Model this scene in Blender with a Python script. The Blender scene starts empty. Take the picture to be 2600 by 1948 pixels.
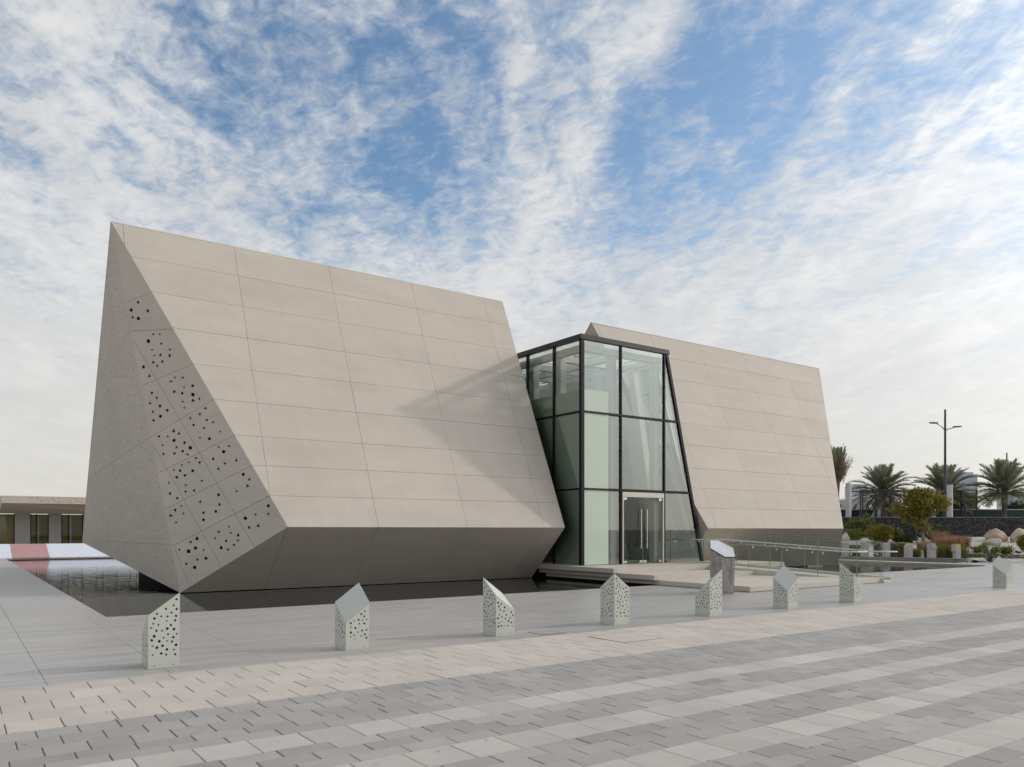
import bpy, math, random
import numpy as np
from mathutils import Vector, Matrix, geometry, noise

# ---------------------------------------------------------------- camera, sky, sun, exposure
sc = bpy.context.scene
COL = sc.collection
cam_d = bpy.data.cameras.new('camera')
cam_d.sensor_width = 36.0
cam_d.lens = 27.55
cam_d.shift_y = 0.1427
cam_d.clip_start = 0.1
cam_d.clip_end = 5000
cam = bpy.data.objects.new('camera', cam_d)
cam.location = (0, 0, 1.65)
cam.rotation_euler = (math.radians(90), 0, 0)
COL.objects.link(cam)
sc.camera = cam

SUN = Vector((0.87, 0.27, 0.415)).normalized()
SUN_EL = math.asin(SUN.z)
SUN_AZ = math.atan2(SUN.x, SUN.y)
sun_d = bpy.data.lights.new('sun', 'SUN')
sun_d.energy = 1.25
sun_d.angle = math.radians(2.4)
sun_d.color = (1.0, 0.90, 0.78)
sun = bpy.data.objects.new('sun', sun_d)
sun.rotation_euler = (-SUN).to_track_quat('-Z', 'Y').to_euler()
sun.location = (40, 10, 40)
COL.objects.link(sun)

sc.view_settings.view_transform = 'Standard'
sc.view_settings.look = 'None'
sc.view_settings.gamma = 1.0
sc.view_settings.exposure = 0.0
sc.view_settings.use_curve_mapping = False
sc.render.engine = 'CYCLES'
sc.cycles.use_denoising = True
sc.cycles.max_bounces = 8
sc.cycles.transparent_max_bounces = 16
sc.cycles.caustics_reflective = False
sc.cycles.caustics_refractive = False

world = bpy.data.worlds.new('World')
sc.world = world
world.use_nodes = True


class NT:
    """small helper to write node trees"""
    def __init__(self, tree):
        self.t = tree
        self.n = tree.nodes
        self.l = tree.links

    def add(self, kind, **kw):
        nd = self.n.new(kind)
        for k, v in kw.items():
            setattr(nd, k, v)
        return nd

    def put(self, sock, val):
        if val is None:
            return
        if hasattr(val, 'is_linked') or isinstance(val, bpy.types.NodeSocket):
            self.l.new(val, sock)
        else:
            try:
                sock.default_value = val
            except Exception:
                sock.default_value = (*val, 1.0)

    def math(self, op, a, b=None, c=None, clamp=False):
        nd = self.add('ShaderNodeMath', operation=op, use_clamp=clamp)
        self.put(nd.inputs[0], a)
        self.put(nd.inputs[1], b)
        self.put(nd.inputs[2], c)
        return nd.outputs[0]

    def vmath(self, op, a, b=None):
        nd = self.add('ShaderNodeVectorMath', operation=op)
        self.put(nd.inputs[0], a)
        self.put(nd.inputs[1], b)
        return nd.outputs['Value'] if op in ('DOT_PRODUCT', 'LENGTH') else nd.outputs[0]

    def ramp(self, x, a, b, lo=0.0, hi=1.0, smooth=True):
        nd = self.add('ShaderNodeMapRange')
        nd.interpolation_type = 'SMOOTHSTEP' if smooth else 'LINEAR'
        nd.clamp = True
        for i, v in enumerate((x, a, b, lo, hi)):
            self.put(nd.inputs[i], v)
        return nd.outputs[0]

    def mix(self, f, a, b, mode='MIX'):
        nd = self.add('ShaderNodeMix', data_type='RGBA', blend_type=mode)
        self.put(nd.inputs[0], f)
        self.put(nd.inputs[6], a if not isinstance(a, tuple) else (*a[:3], 1.0))
        self.put(nd.inputs[7], b if not isinstance(b, tuple) else (*b[:3], 1.0))
        return nd.outputs[2]

    def noise(self, vec, scale, detail=4, rough=.5, dist=0.0):
        nd = self.add('ShaderNodeTexNoise')
        self.put(nd.inputs['Vector'], vec)
        nd.inputs['Scale'].default_value = scale
        nd.inputs['Detail'].default_value = detail
        nd.inputs['Roughness'].default_value = rough
        nd.inputs['Distortion'].default_value = dist
        return nd.outputs[0]


def build_sky():
    T = NT(world.node_tree)
    T.n.clear()
    out = T.add('ShaderNodeOutputWorld')
    bg = T.add('ShaderNodeBackground')
    bg.inputs['Strength'].default_value = 0.1
    T.l.new(bg.outputs[0], out.inputs[0])
    sky = T.add('ShaderNodeTexSky')
    sky.sky_type = 'NISHITA'
    sky.sun_disc = False
    sky.sun_elevation = SUN_EL
    sky.sun_rotation = SUN_AZ
    sky.air_density = 1.0
    sky.dust_density = 2.0
    sky.ozone_density = 2.0
    tc = T.add('ShaderNodeTexCoord')
    d = T.vmath('NORMALIZE', tc.outputs['Generated'])
    sep = T.add('ShaderNodeSeparateXYZ')
    T.l.new(d, sep.inputs[0])
    x, y, z = sep.outputs
    zz = T.math('ADD', T.math('MAXIMUM', z, 0.0), 0.10)
    px = T.math('DIVIDE', x, zz)
    py = T.math('DIVIDE', y, zz)
    cmb = T.add('ShaderNodeCombineXYZ')
    T.put(cmb.inputs[0], px)
    T.put(cmb.inputs[1], T.math('MULTIPLY', py, 0.36))
    big = T.noise(cmb.outputs[0], 2.3, 6, .55, .6)
    cmb2 = T.add('ShaderNodeCombineXYZ')
    T.put(cmb2.inputs[0], px)
    T.put(cmb2.inputs[1], T.math('MULTIPLY', py, 0.52))
    T.put(cmb2.inputs[2], 3.7)
    cells = T.noise(cmb2.outputs[0], 9.0, 6, .60, .7)
    cmb3 = T.add('ShaderNodeCombineXYZ')
    T.put(cmb3.inputs[0], T.math('MULTIPLY_ADD', py, .35, px))
    T.put(cmb3.inputs[1], T.math('MULTIPLY', py, .95))
    T.put(cmb3.inputs[2], 9.1)
    fine = T.noise(cmb3.outputs[0], 24.0, 5, .62, .5)
    tex = T.math('MULTIPLY', T.math('SUBTRACT', big, .5), 1.5)
    tex = T.math('MULTIPLY_ADD', T.math('SUBTRACT', cells, .5), 1.7, tex)
    tex = T.math('MULTIPLY_ADD', T.math('SUBTRACT', fine, .5), 1.15, tex)
    tex = T.math('MULTIPLY', tex, T.ramp(z, .10, .48, .45, 1.0))
    # cover: mostly cloudy, with clear windows given as directions in the sky (direction, angular size, weight)
    cov = .23
    for c, r, w in SKY_WINDOWS:
        dot = T.vmath('DOT_PRODUCT', d, Vector(c).normalized())
        cov = T.math('ADD', cov, T.ramp(dot, math.cos(r), 1.0, 0.0, w * .47))
    # one long wisp drawn across the clear part
    wisp = Vector((.197, 1, .676)).cross(Vector((.040, 1, .415))).normalized()
    wd = T.math('ABSOLUTE', T.math('ADD', T.vmath('DOT_PRODUCT', d, wisp), T.math('MULTIPLY', T.math('SUBTRACT', big, .5), .10)))
    cov = T.math('ADD', cov, T.math('MULTIPLY', T.ramp(wd, .004, .050, .34, 0.0), T.ramp(y, .55, .75)))
    cov = T.math('ADD', cov, T.ramp(z, 0.16, 0.46, .40, 0.0))
    dens = T.math('ADD', cov, tex)
    mask = T.ramp(dens, -.42, .54)
    thick = T.ramp(dens, .05, .95)
    shade = T.noise(cmb2.outputs[0], 3.2, 6, .6, .6)
    ccol = T.mix(thick, (5.9, 6.3, 6.8), (8.2, 8.1, 7.95))
    ccol = T.mix(T.ramp(shade, .44, .62, 0.0, .50), ccol, (6.3, 6.4, 6.5))
    warm = T.ramp(z, 0.0, .34, .80, 0.0)
    ccol = T.mix(warm, ccol, (7.35, 7.05, 6.5))
    # thin cloud glows around the veiled sun
    sd = T.math('MAXIMUM', T.vmath('DOT_PRODUCT', d, SUN), 0.0)
    glow = T.math('MULTIPLY_ADD', T.math('POWER', sd, 9.0), 3.4, 1.0)
    gl3 = T.add('ShaderNodeCombineXYZ')
    for i in range(3):
        T.put(gl3.inputs[i], glow)
    gm = T.add('ShaderNodeMix', data_type='RGBA', blend_type='MULTIPLY')
    gm.inputs[0].default_value = 1.0
    T.put(gm.inputs[6], ccol)
    T.l.new(gl3.outputs[0], gm.inputs[7])
    ccol = gm.outputs[2]
    skyc = T.mix(1.0, sky.outputs[0], (1.27, 1.50, 1.58), 'MULTIPLY')
    col = T.mix(T.math('MULTIPLY', mask, .94), skyc, ccol)
    T.l.new(col, bg.inputs['Color'])


SKY_WINDOWS = [
    ((-.334, 1, .646), .13, -.55), ((-.376, 1, .575), .07, -.30), ((-.150, 1, .500), .15, -.42), ((-.055, 1, .455), .14, -.36),
    ((-.115, 1, .590), .12, -.34), ((.135, 1, .470), .11, -.34), ((.225, 1, .480), .15, -.34), ((.325, 1, .640), .14, -.34),
    ((.270, 1, .560), .13, -.22), ((-.010, 1, .640), .10, -.26), ((.13, 1, .57), .06, -.22),
]
build_sky()

# ---------------------------------------------------------------- the place's own axes
TH = math.radians(35.4)
EX, EY = math.cos(TH), math.sin(TH)
EV = Vector((EX, EY, 0))
NV = Vector((EY, -EX, 0))
ZV = Vector((0, 0, 1))


def W(s, n, z=0.0):
    """site coordinates: s along the fronts of the blocks, n across them (towards the viewer), z up"""
    return Vector((EX * s + EY * n, EY * s - EX * n, z))


# ---------------------------------------------------------------- mesh and object helpers
class MB:
    def __init__(self):
        self.v = []
        self.f = []
        self.tone = []

    def poly(self, pts, tone=0.5):
        b = len(self.v)
        self.v += [tuple(p) for p in pts]
        self.f.append(tuple(range(b, b + len(pts))))
        self.tone.append(tone)

    def prism(self, pts, off, tone=0.5):
        """closed prism: polygon pts swept by the vector off"""
        n = len(pts)
        b = len(self.v)
        off = Vector(off)
        pts = [Vector(p) for p in pts]
        nn = Vector((0, 0, 0))
        for i in range(n):
            nn += pts[i].cross(pts[(i + 1) % n])
        if nn.dot(off) > 0:
            pts = pts[::-1]
        self.v += [tuple(p) for p in pts] + [tuple(p + off) for p in pts]
        self.f.append(tuple(range(b, b + n)))
        self.f.append(tuple(range(b + 2 * n - 1, b + n - 1, -1)))
        for i in range(n):
            j = (i + 1) % n
            self.f.append((b + j, b + i, b + n + i, b + n + j))
        self.tone += [tone] * (n + 2)

    def sbox(self, s0, s1, n0, n1, z0, z1, tone=0.5):
        self.prism([W(s0, n0, z0), W(s1, n0, z0), W(s1, n1, z0), W(s0, n1, z0)], (0, 0, z1 - z0), tone)

    def box(self, x0, x1, y0, y1, z0, z1, tone=0.5):
        self.prism([Vector((x0, y0, z0)), Vector((x1, y0, z0)), Vector((x1, y1, z0)), Vector((x0, y1, z0))], (0, 0, z1 - z0), tone)

    def bar(self, a, b, wx, wy, up=None, tone=0.5):
        """rectangular bar from a to b, wx wide along 'side', wy along the other"""
        a, b = Vector(a), Vector(b)
        d = (b - a).normalized()
        up = Vector(up) if up is not None else (ZV if abs(d.z) < .9 else NV)
        side = d.cross(up).normalized()
        o = side.cross(d).normalized()
        pts = [a + side * sx * wx / 2 + o * sy * wy / 2 for sx, sy in ((-1, -1), (1, -1), (1, 1), (-1, 1))]
        self.prism(pts, b - a, tone)

    def tube(self, pts, radii, seg=8, cap=True, tone=0.5):
        pts = [Vector(p) for p in pts]
        if not hasattr(radii, '__len__'):
            radii = [radii] * len(pts)
        b = len(self.v)
        ref = None
        for i, p in enumerate(pts):
            d = (pts[min(i + 1, len(pts) - 1)] - pts[max(i - 1, 0)]).normalized()
            if ref is None:
                ref = d.orthogonal().normalized()
            ref = (ref - d * ref.dot(d)).normalized()
            o = d.cross(ref)
            for k in range(seg):
                a = 2 * math.pi * k / seg
                self.v.append(tuple(p + (ref * math.cos(a) + o * math.sin(a)) * radii[i]))
        for i in range(len(pts) - 1):
            for k in range(seg):
                k2 = (k + 1) % seg
                self.f.append((b + i * seg + k, b + i * seg + k2, b + (i + 1) * seg + k2, b + (i + 1) * seg + k))
                self.tone.append(tone)
        if cap:
            self.f.append(tuple(b + k for k in range(seg))[::-1])
            e0 = b + (len(pts) - 1) * seg
            self.f.append(tuple(e0 + k for k in range(seg)))
            self.tone += [tone, tone]

    def mesh(self, name, mat, origin=(0, 0, 0), smooth=False):
        me = bpy.data.meshes.new(name)
        o = np.array(origin, dtype=float)
        v = np.array(self.v, dtype=float).reshape(-1, 3) - o
        me.from_pydata(v.tolist(), [], self.f)
        at = me.attributes.new('tone', 'FLOAT', 'FACE')
        at.data.foreach_set('value', np.array(self.tone, dtype=np.float32))
        if smooth:
            me.polygons.foreach_set('use_smooth', [True] * len(me.polygons))
        me.materials.append(mat)
        me.update()
        return me

    def build(self, name, mat, parent=None, smooth=False, origin=None):
        """link as one mesh object; vertices are world coordinates, origin at the first vertex' neighbourhood"""
        po = world_loc(parent)
        if origin is None:
            a = np.array(self.v, dtype=float)
            origin = tuple((a.min(0) + a.max(0)) / 2)
        me = self.mesh(name, mat, origin, smooth)
        return link(name, me, parent, Vector(origin) - po)


def world_loc(o):
    p = Vector((0, 0, 0))
    while o is not None:
        p += o.location
        o = o.parent
    return p


def link(name, me, parent=None, loc=(0, 0, 0)):
    o = bpy.data.objects.new(name, me)
    COL.objects.link(o)
    o.parent = parent
    o.location = loc
    return o


def empty(name, loc, label, cat, group=None):
    o = bpy.data.objects.new(name, None)
    o.empty_display_size = .2
    COL.objects.link(o)
    o.location = loc
    return tag(o, label, cat, group)


def tag(o, label=None, cat=None, group=None, kind=None):
    for k, v in (('label', label), ('category', cat), ('group', group), ('kind', kind)):
        if v:
            o[k] = v
    return o


def copy_tree(o, parent=None):
    c = o.copy()
    COL.objects.link(c)
    c.parent = parent
    for ch in list(o.children):
        copy_tree(ch, c)
    return c


# ---------------------------------------------------------------- materials
def make_mat(name, col, rough=.6, var=.07, scale=2.0, detail=6, stretch=None, bump=0.0, bscale=60, metal=0.0,
             spec=.5, rnd=0.0, tone=0.0, col2=None, fine=0.0, fscale=90, smear=0.0, streak=0.0):
    m = bpy.data.materials.new(name)
    m.use_nodes = True
    T = NT(m.node_tree)
    bsdf = T.n['Principled BSDF']
    geo = T.add('ShaderNodeNewGeometry')
    vec = geo.outputs['Position']
    if stretch:
        mp = T.add('ShaderNodeMapping')
        mp.inputs['Rotation'].default_value = (0, 0, -TH)
        mp.inputs['Scale'].default_value = stretch
        mp.vector_type = 'POINT'
        rot = T.add('ShaderNodeVectorRotate', rotation_type='Z_AXIS')
        rot.inputs['Angle'].default_value = -TH
        T.put(rot.inputs['Vector'], vec)
        mp.inputs['Rotation'].default_value = (0, 0, 0)
        T.put(mp.inputs['Vector'], rot.outputs[0])
        nvec = mp.outputs[0]
    else:
        nvec = vec
    nz = T.noise(nvec, scale, detail, .6, .2)
    k = T.ramp(nz, .25, .75, 1 - var, 1 + var, smooth=False)
    if fine:
        f = T.noise(vec, fscale, 3, .7)
        k = T.math('MULTIPLY', k, T.ramp(f, .2, .8, 1 - fine, 1 + fine, smooth=False))
    if streak:
        mp2 = T.add('ShaderNodeMapping')
        mp2.inputs['Scale'].default_value = (3.2, 3.2, .16)
        T.put(mp2.inputs['Vector'], vec)
        f = T.noise(mp2.outputs[0], 1.0, 6, .7, .2)
        k = T.math('MULTIPLY', k, T.ramp(f, .35, .72, 1 + streak * .4, 1 - streak, smooth=False))
    if smear:
        f = T.noise(vec, .35, 5, .65, .6)
        k = T.math('MULTIPLY', k, T.ramp(f, .3, .7, 1 - smear, 1 + smear, smooth=False))
    if rnd:
        oi = T.add('ShaderNodeObjectInfo')
        k = T.math('MULTIPLY', k, T.ramp(oi.outputs['Random'], 0, 1, 1 - rnd, 1 + rnd, smooth=False))
    base = (*col, 1.0)
    at = None
    if tone or col2:
        at = T.add('ShaderNodeAttribute', attribute_name='tone')
    if tone:
        k = T.math('MULTIPLY', k, T.ramp(at.outputs['Fac'], 0, 1, 1 - tone, 1 + tone, smooth=False))
    if col2:
        base = T.mix(at.outputs['Fac'], col, col2)
    hsv = T.add('ShaderNodeMix', data_type='RGBA', blend_type='MULTIPLY')
    hsv.inputs[0].default_value = 1.0
    T.put(hsv.inputs[6], base)
    cmb = T.add('ShaderNodeCombineXYZ')
    for i in range(3):
        T.put(cmb.inputs[i], k)
    T.l.new(cmb.outputs[0], hsv.inputs[7])
    T.l.new(hsv.outputs[2], bsdf.inputs['Base Color'])
    bsdf.inputs['Roughness'].default_value = rough
    bsdf.inputs['Metallic'].default_value = metal
    bsdf.inputs['Specular IOR Level'].default_value = spec
    if bump:
        bn = T.noise(vec, bscale, 5, .6)
        bp = T.add('ShaderNodeBump')
        bp.inputs['Strength'].default_value = bump
        bp.inputs['Distance'].default_value = .02
        T.l.new(bn, bp.inputs['Height'])
        T.l.new(bp.outputs[0], bsdf.inputs['Normal'])
    return m


def leaf_mat(name, c1, c2, trans=.35):
    m = make_mat(name, c1, rough=.55, var=.15, scale=6, col2=c2, spec=.3)
    T = NT(m.node_tree)
    bsdf = T.n['Principled BSDF']
    tr = T.add('ShaderNodeBsdfTranslucent')
    src = bsdf.inputs['Base Color'].links[0].from_socket
    T.l.new(src, tr.inputs['Color'])
    mx = T.add('ShaderNodeMixShader')
    mx.inputs[0].default_value = trans
    T.l.new(bsdf.outputs[0], mx.inputs[1])
    T.l.new(tr.outputs[0], mx.inputs[2])
    T.l.new(mx.outputs[0], T.n['Material Output'].inputs[0])
    return m


def glass_mat(name, tint, refl=1.0, base_r=.04, rough=0.0):
    """thin architectural pane: tinted see-through plus mirror reflection by Fresnel"""
    m = bpy.data.materials.new(name)
    m.use_nodes = True
    T = NT(m.node_tree)
    T.n.remove(T.n['Principled BSDF'])
    out = T.n['Material Output']
    tr = T.add('ShaderNodeBsdfTransparent')
    tr.inputs[0].default_value = (*tint, 1)
    gl = T.add('ShaderNodeBsdfGlossy')
    gl.inputs['Roughness'].default_value = rough
    gl.inputs['Color'].default_value = (.9, .96, .93, 1)
    fr = T.add('ShaderNodeFresnel')
    fr.inputs['IOR'].default_value = 1.5
    fac = T.math('MULTIPLY_ADD', fr.outputs[0], refl, base_r, clamp=True)
    mx = T.add('ShaderNodeMixShader')
    T.l.new(fac, mx.inputs[0])
    T.l.new(tr.outputs[0], mx.inputs[1])
    T.l.new(gl.outputs[0], mx.inputs[2])
    T.l.new(mx.outputs[0], out.inputs[0])
    return m


def frost_mat(name, col):
    m = bpy.data.materials.new(name)
    m.use_nodes = True
    T = NT(m.node_tree)
    bsdf = T.n['Principled BSDF']
    bsdf.inputs['Base Color'].default_value = (*col, 1)
    bsdf.inputs['Roughness'].default_value = .35
    bsdf.inputs['Coat Weight'].default_value = 1.0
    bsdf.inputs['Coat Roughness'].default_value = .02
    tr = T.add('ShaderNodeBsdfTranslucent')
    tr.inputs['Color'].default_value = (*col, 1)
    mx = T.add('ShaderNodeMixShader')
    mx.inputs[0].default_value = .14
    T.l.new(bsdf.outputs[0], mx.inputs[1])
    T.l.new(tr.outputs[0], mx.inputs[2])
    T.l.new(mx.outputs[0], T.n['Material Output'].inputs[0])
    return m


def water_mat():
    m = bpy.data.materials.new('pool_water')
    m.use_nodes = True
    T = NT(m.node_tree)
    b = T.n['Principled BSDF']
    b.inputs['Base Color'].default_value = (.012, .016, .017, 1)
    b.inputs['Roughness'].default_value = .03
    b.inputs['IOR'].default_value = 1.33
    geo = T.add('ShaderNodeNewGeometry')
    n1 = T.noise(geo.outputs['Position'], 2.2, 3, .55, .3)
    n2 = T.noise(geo.outputs['Position'], 9.0, 2, .5)
    hgt = T.math('MULTIPLY_ADD', n2, .22, n1)
    # a light breeze ruffles the far western end of the pool
    sep = T.add('ShaderNodeSeparateXYZ')
    T.l.new(geo.outputs['Position'], sep.inputs[0])
    amt = T.ramp(T.noise(geo.outputs['Position'], .10, 3), .42, .62, .05, .16)
    bp = T.add('ShaderNodeBump')
    bp.inputs['Distance'].default_value = .05
    T.l.new(amt, bp.inputs['Strength'])
    T.l.new(hgt, bp.inputs['Height'])
    T.l.new(bp.outputs[0], b.inputs['Normal'])
    return m


M = dict(
    concrete=make_mat('concrete_panel', (.60, .53, .45), rough=.75, var=.06, scale=.9, stretch=(.5, .5, 2.4), rnd=.020, smear=.035, streak=.035, fine=.02, fscale=30, spec=.3),
    joint_back=make_mat('joint_backing', (.10, .09, .08), rough=.9, var=.1),
    core=make_mat('dark_void', (.012, .012, .012), rough=.9, var=.1),  # near-black; behind perforations it paints the shade inside the holes
    slab=make_mat('grey_stone_slab', (.415, .385, .352), rough=.42, var=.24, scale=1.0, detail=8, stretch=(.30, 7.0, 1), rnd=.04, smear=.08, fine=.03),
    joint=make_mat('joint_mortar', (.25, .225, .195), rough=.9, var=.2),
    beige=make_mat('beige_paver', (.59, .52, .45), rough=.85, var=.06, scale=2, rnd=.035, tone=.04, fine=.10, fscale=110, smear=.06, bump=.25, bscale=160, spec=.25),
    light=make_mat('light_paver', (.555, .51, .45), rough=.85, var=.06, scale=2, rnd=.05, tone=.06, fine=.16, fscale=120, smear=.06, bump=.3, bscale=160, spec=.25),
    grey=make_mat('grey_paver', (.415, .385, .35), rough=.85, var=.07, scale=2, rnd=.07, tone=.08, fine=.16, fscale=120, smear=.09, bump=.3, bscale=160, spec=.25),
    ground=make_mat('sandy_ground', (.36, .31, .25), rough=.95, var=.15, scale=.2),
    water=water_mat(),
    bollard=make_mat('powder_coated_steel', (.56, .565, .50), rough=.42, var=.02, scale=3, rnd=.02),
    bollard_in=make_mat('bollard_inner_shade', (.045, .045, .038), rough=.8, var=.1),
    screw=make_mat('steel_screw', (.30, .29, .26), rough=.4, metal=.8),
    frame=make_mat('black_aluminium', (.008, .007, .010), rough=.45, var=.1, spec=.25),
    fascia=make_mat('dark_fascia', (.022, .019, .018), rough=.5, var=.1),
    glass=glass_mat('clear_glazing', (.91, .97, .93), 1.0, .19),
    glass_low=glass_mat('door_glass', (.88, .95, .90), .9, .02),
    glass_rail=glass_mat('balustrade_glass', (.91, .96, .93), .6, .005),
    edge=make_mat('glass_edge', (.26, .31, .27), rough=.2, var=.02),
    frost=frost_mat('frosted_film', (.64, .74, .61)),
    white=make_mat('white_paint', (.80, .79, .76), rough=.6, var=.03, scale=1),
    inner=make_mat('interior_plaster', (.80, .80, .78), rough=.8, var=.03, scale=.6),
    wood=make_mat('brown_interior_panel', (.36, .26, .16), rough=.6, var=.2, scale=2, stretch=(1, 1, 6)),
    door_frame=make_mat('champagne_door_frame', (.62, .58, .50), rough=.35, var=.02, metal=.2),
    steel=make_mat('brushed_steel', (.62, .60, .57), rough=.25, var=.03, metal=1.0),
    limestone=make_mat('cream_limestone', (.58, .52, .44), rough=.7, var=.05, scale=1.5, rnd=.03, fine=.04),
    basalt=make_mat('rough_grey_stone', (.42, .385, .355), rough=.9, var=.4, scale=9, detail=8, stretch=(1, 1, .25), bump=.6, bscale=50),
    tablet=make_mat('pale_stone_tablet', (.66, .68, .67), rough=.5, var=.06, scale=14),
    black=make_mat('black_trim', (.02, .02, .02), rough=.5),
    fabric=make_mat('grey_upholstery', (.36, .36, .34), rough=.85, var=.05),
    gravel=make_mat('pale_gravel', (.50, .44, .38), rough=.95, var=.12, scale=3, fine=.35, fscale=16, bump=.8, bscale=22),
    lowwall=make_mat('grey_stone_coping', (.20, .20, .19), rough=.7, var=.12, scale=1.4, rnd=.08),
    post=make_mat('cast_concrete_post', (.44, .42, .40), rough=.8, var=.05, scale=4),
    post_gold=make_mat('ochre_post_face', (.62, .46, .18), rough=.6, var=.04),
    gabion=make_mat('dark_basalt_rubble', (.085, .083, .080), rough=.9, var=.3, scale=5, tone=.75),
    wire=make_mat('galvanised_wire', (.20, .20, .20), rough=.5, metal=.6),
    boulder=make_mat('tan_boulder', (.50, .38, .27), rough=.9, var=.25, scale=1.6, detail=8, bump=.5, bscale=9, fine=.1, fscale=22),
    boulder2=make_mat('pale_boulder', (.56, .48, .40), rough=.9, var=.22, scale=1.8, detail=8, bump=.5, bscale=9, fine=.12, fscale=22),
    bark=make_mat('palm_bark', (.17, .13, .095), rough=.9, var=.35, scale=9),
    bark2=make_mat('tree_bark', (.27, .23, .18), rough=.9, var=.3, scale=8),
    palm=leaf_mat('palm_leaflets', (.15, .17, .105), (.38, .38, .26), .45),
    palm_dry=leaf_mat('dry_palm_fronds', (.20, .145, .09), (.36, .28, .19), .25),
    yellow=leaf_mat('yellow_green_leaves', (.12, .115, .018), (.36, .30, .05), .4),
    olive=leaf_mat('olive_leaves', (.065, .082, .022), (.20, .205, .055), .35),
    green=leaf_mat('dark_green_leaves', (.032, .055, .024), (.10, .125, .05), .3),
    lime=leaf_mat('bright_green_leaves', (.065, .095, .018), (.17, .19, .045), .35),
    hedge=leaf_mat('grey_green_hedge_leaves', (.15, .155, .075), (.36, .33, .18), .35),
    grass=leaf_mat('green_grass_blades', (.075, .11, .020), (.20, .20, .060), .35),
    redgrass=leaf_mat('russet_grass_blades', (.20, .10, .045), (.44, .29, .17), .4),
    agave=leaf_mat('blue_green_agave', (.045, .070, .050), (.12, .155, .105), .15),
    pole=make_mat('blue_grey_pole', (.042, .055, .068), rough=.45, var=.1),
    whitepole=make_mat('white_pole', (.60, .60, .57), rough=.5, var=.03),
    darkmetal=make_mat('dark_steel', (.035, .032, .030), rough=.5),
    tower=make_mat('pale_haze_blue', (.50, .55, .62), rough=.4, var=.03, scale=.05),  # distance haze of the towers mixed into the colour; plain pale paint elsewhere
    tower_glass=make_mat('hazed_window_band', (.40, .47, .56), rough=.25, var=.04, scale=.05),  # window bands paled towards blue for distance haze
    mural=make_mat('green_mural_hoarding', (.012, .045, .030), rough=.6, var=.5, scale=.8),
    mural_leaf=make_mat('painted_leaf', (.035, .12, .055), rough=.6, var=.3, scale=2),
    orange_roof=make_mat('terracotta_roof', (.42, .22, .11), rough=.8, var=.1),
    red=make_mat('red_paint', (.40, .03, .03), rough=.5),
    blue=make_mat('blue_paint', (.04, .08, .35), rough=.5),
    pink=make_mat('rose_concrete', (.52, .27, .26), rough=.45, var=.05, scale=2),
    whitestone=make_mat('white_stone_slab', (.74, .76, .80), rough=.4, var=.04, scale=1),
    warm_wall=make_mat('warm_interior', (.42, .33, .14), rough=.8, var=.06),
    grey_wall=make_mat('grey_render', (.36, .34, .32), rough=.8, var=.04),  # one even grey for pavilion piers and gabion coping
    window=make_mat('dark_window', (.02, .024, .022), rough=.08, var=.05, spec=.6),
    wing=make_mat('bronze_wing_frame', (.10, .09, .07), rough=.5, metal=.4),
    textile=make_mat('dark_print', (.05, .05, .045), rough=.8),
)

# ================================================================ THE SETTING
mb = MB()
mb.poly([(-2500, -2500, -.35), (2500, -2500, -.35), (2500, 2500, -.35), (-2500, 2500, -.35)])
tag(mb.build('ground', M['ground']), 'sandy ground reaching to the horizon', None, kind='structure')

POOL_S0, POOL_S1, POOL_N0, POOL_N1 = 2.33, 38.0, -52.3, -16.5
mb = MB()
mb.poly([W(POOL_S0 - .3, POOL_N0 - .3, -.06), W(POOL_S1 + .3, POOL_N0 - .3, -.06), W(POOL_S1 + .3, POOL_N1 + .3, -.06), W(POOL_S0 - .3, POOL_N1 + .3, -.06)][::-1])
tag(mb.build('pool_water', M['water']), 'shallow dark reflecting pool around the angular blocks', None, kind='structure')

# --- grey stone plaza: a bed with single slabs laid on it
BORDER = -9.58
mb = MB()
mb.sbox(-60, 70, POOL_N1 + .02, BORDER - .002, -.30, -.022)
mb.sbox(-60, POOL_S0 - .02, -75, POOL_N1 + .018, -.30, -.0225)
mb.sbox(POOL_S1 + .02, 70, -19.5, POOL_N1 + .018, -.30, -.0225)
mb.sbox(POOL_S1 + .02, 41.2, -60, -19.502, -.30, -.0225)
plaza = mb.build('plaza', M['joint'])
tag(plaza, 'grey veined stone plaza around the pool', None, kind='structure')
rng = random.Random(4)
PO = world_loc(plaza)
slab_cache = {}


def slab(s0, s1, n0, n1):
    g = .0022
    key = (round(s1 - s0, 3), round(n1 - n0, 3))
    if key not in slab_cache:
        ds, dn = key[0] / 2 - g, key[1] / 2 - g
        m_ = MB()
        c = .003
        lo = [EV * a * ds + NV * b * dn for a, b in ((-1, -1), (1, -1), (1, 1), (-1, 1))]
        hi = [EV * a * (ds - c) + NV * b * (dn - c) for a, b in ((-1, -1), (1, -1), (1, 1), (-1, 1))]
        m_.poly([p for p in hi][::-1])
        for i in range(4):
            j = (i + 1) % 4
            m_.poly([hi[j], hi[i], lo[i] - ZV * c, lo[j] - ZV * c][::-1])
            m_.poly([lo[j] - ZV * c, lo[i] - ZV * c, lo[i] - ZV * .12, lo[j] - ZV * .12][::-1])
        slab_cache[key] = m_.mesh('slab', M['slab'])
    return link('slab', slab_cache[key], plaza, W((s0 + s1) / 2, (n0 + n1) / 2, rng.uniform(-.0012, 0)) - PO)


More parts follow.
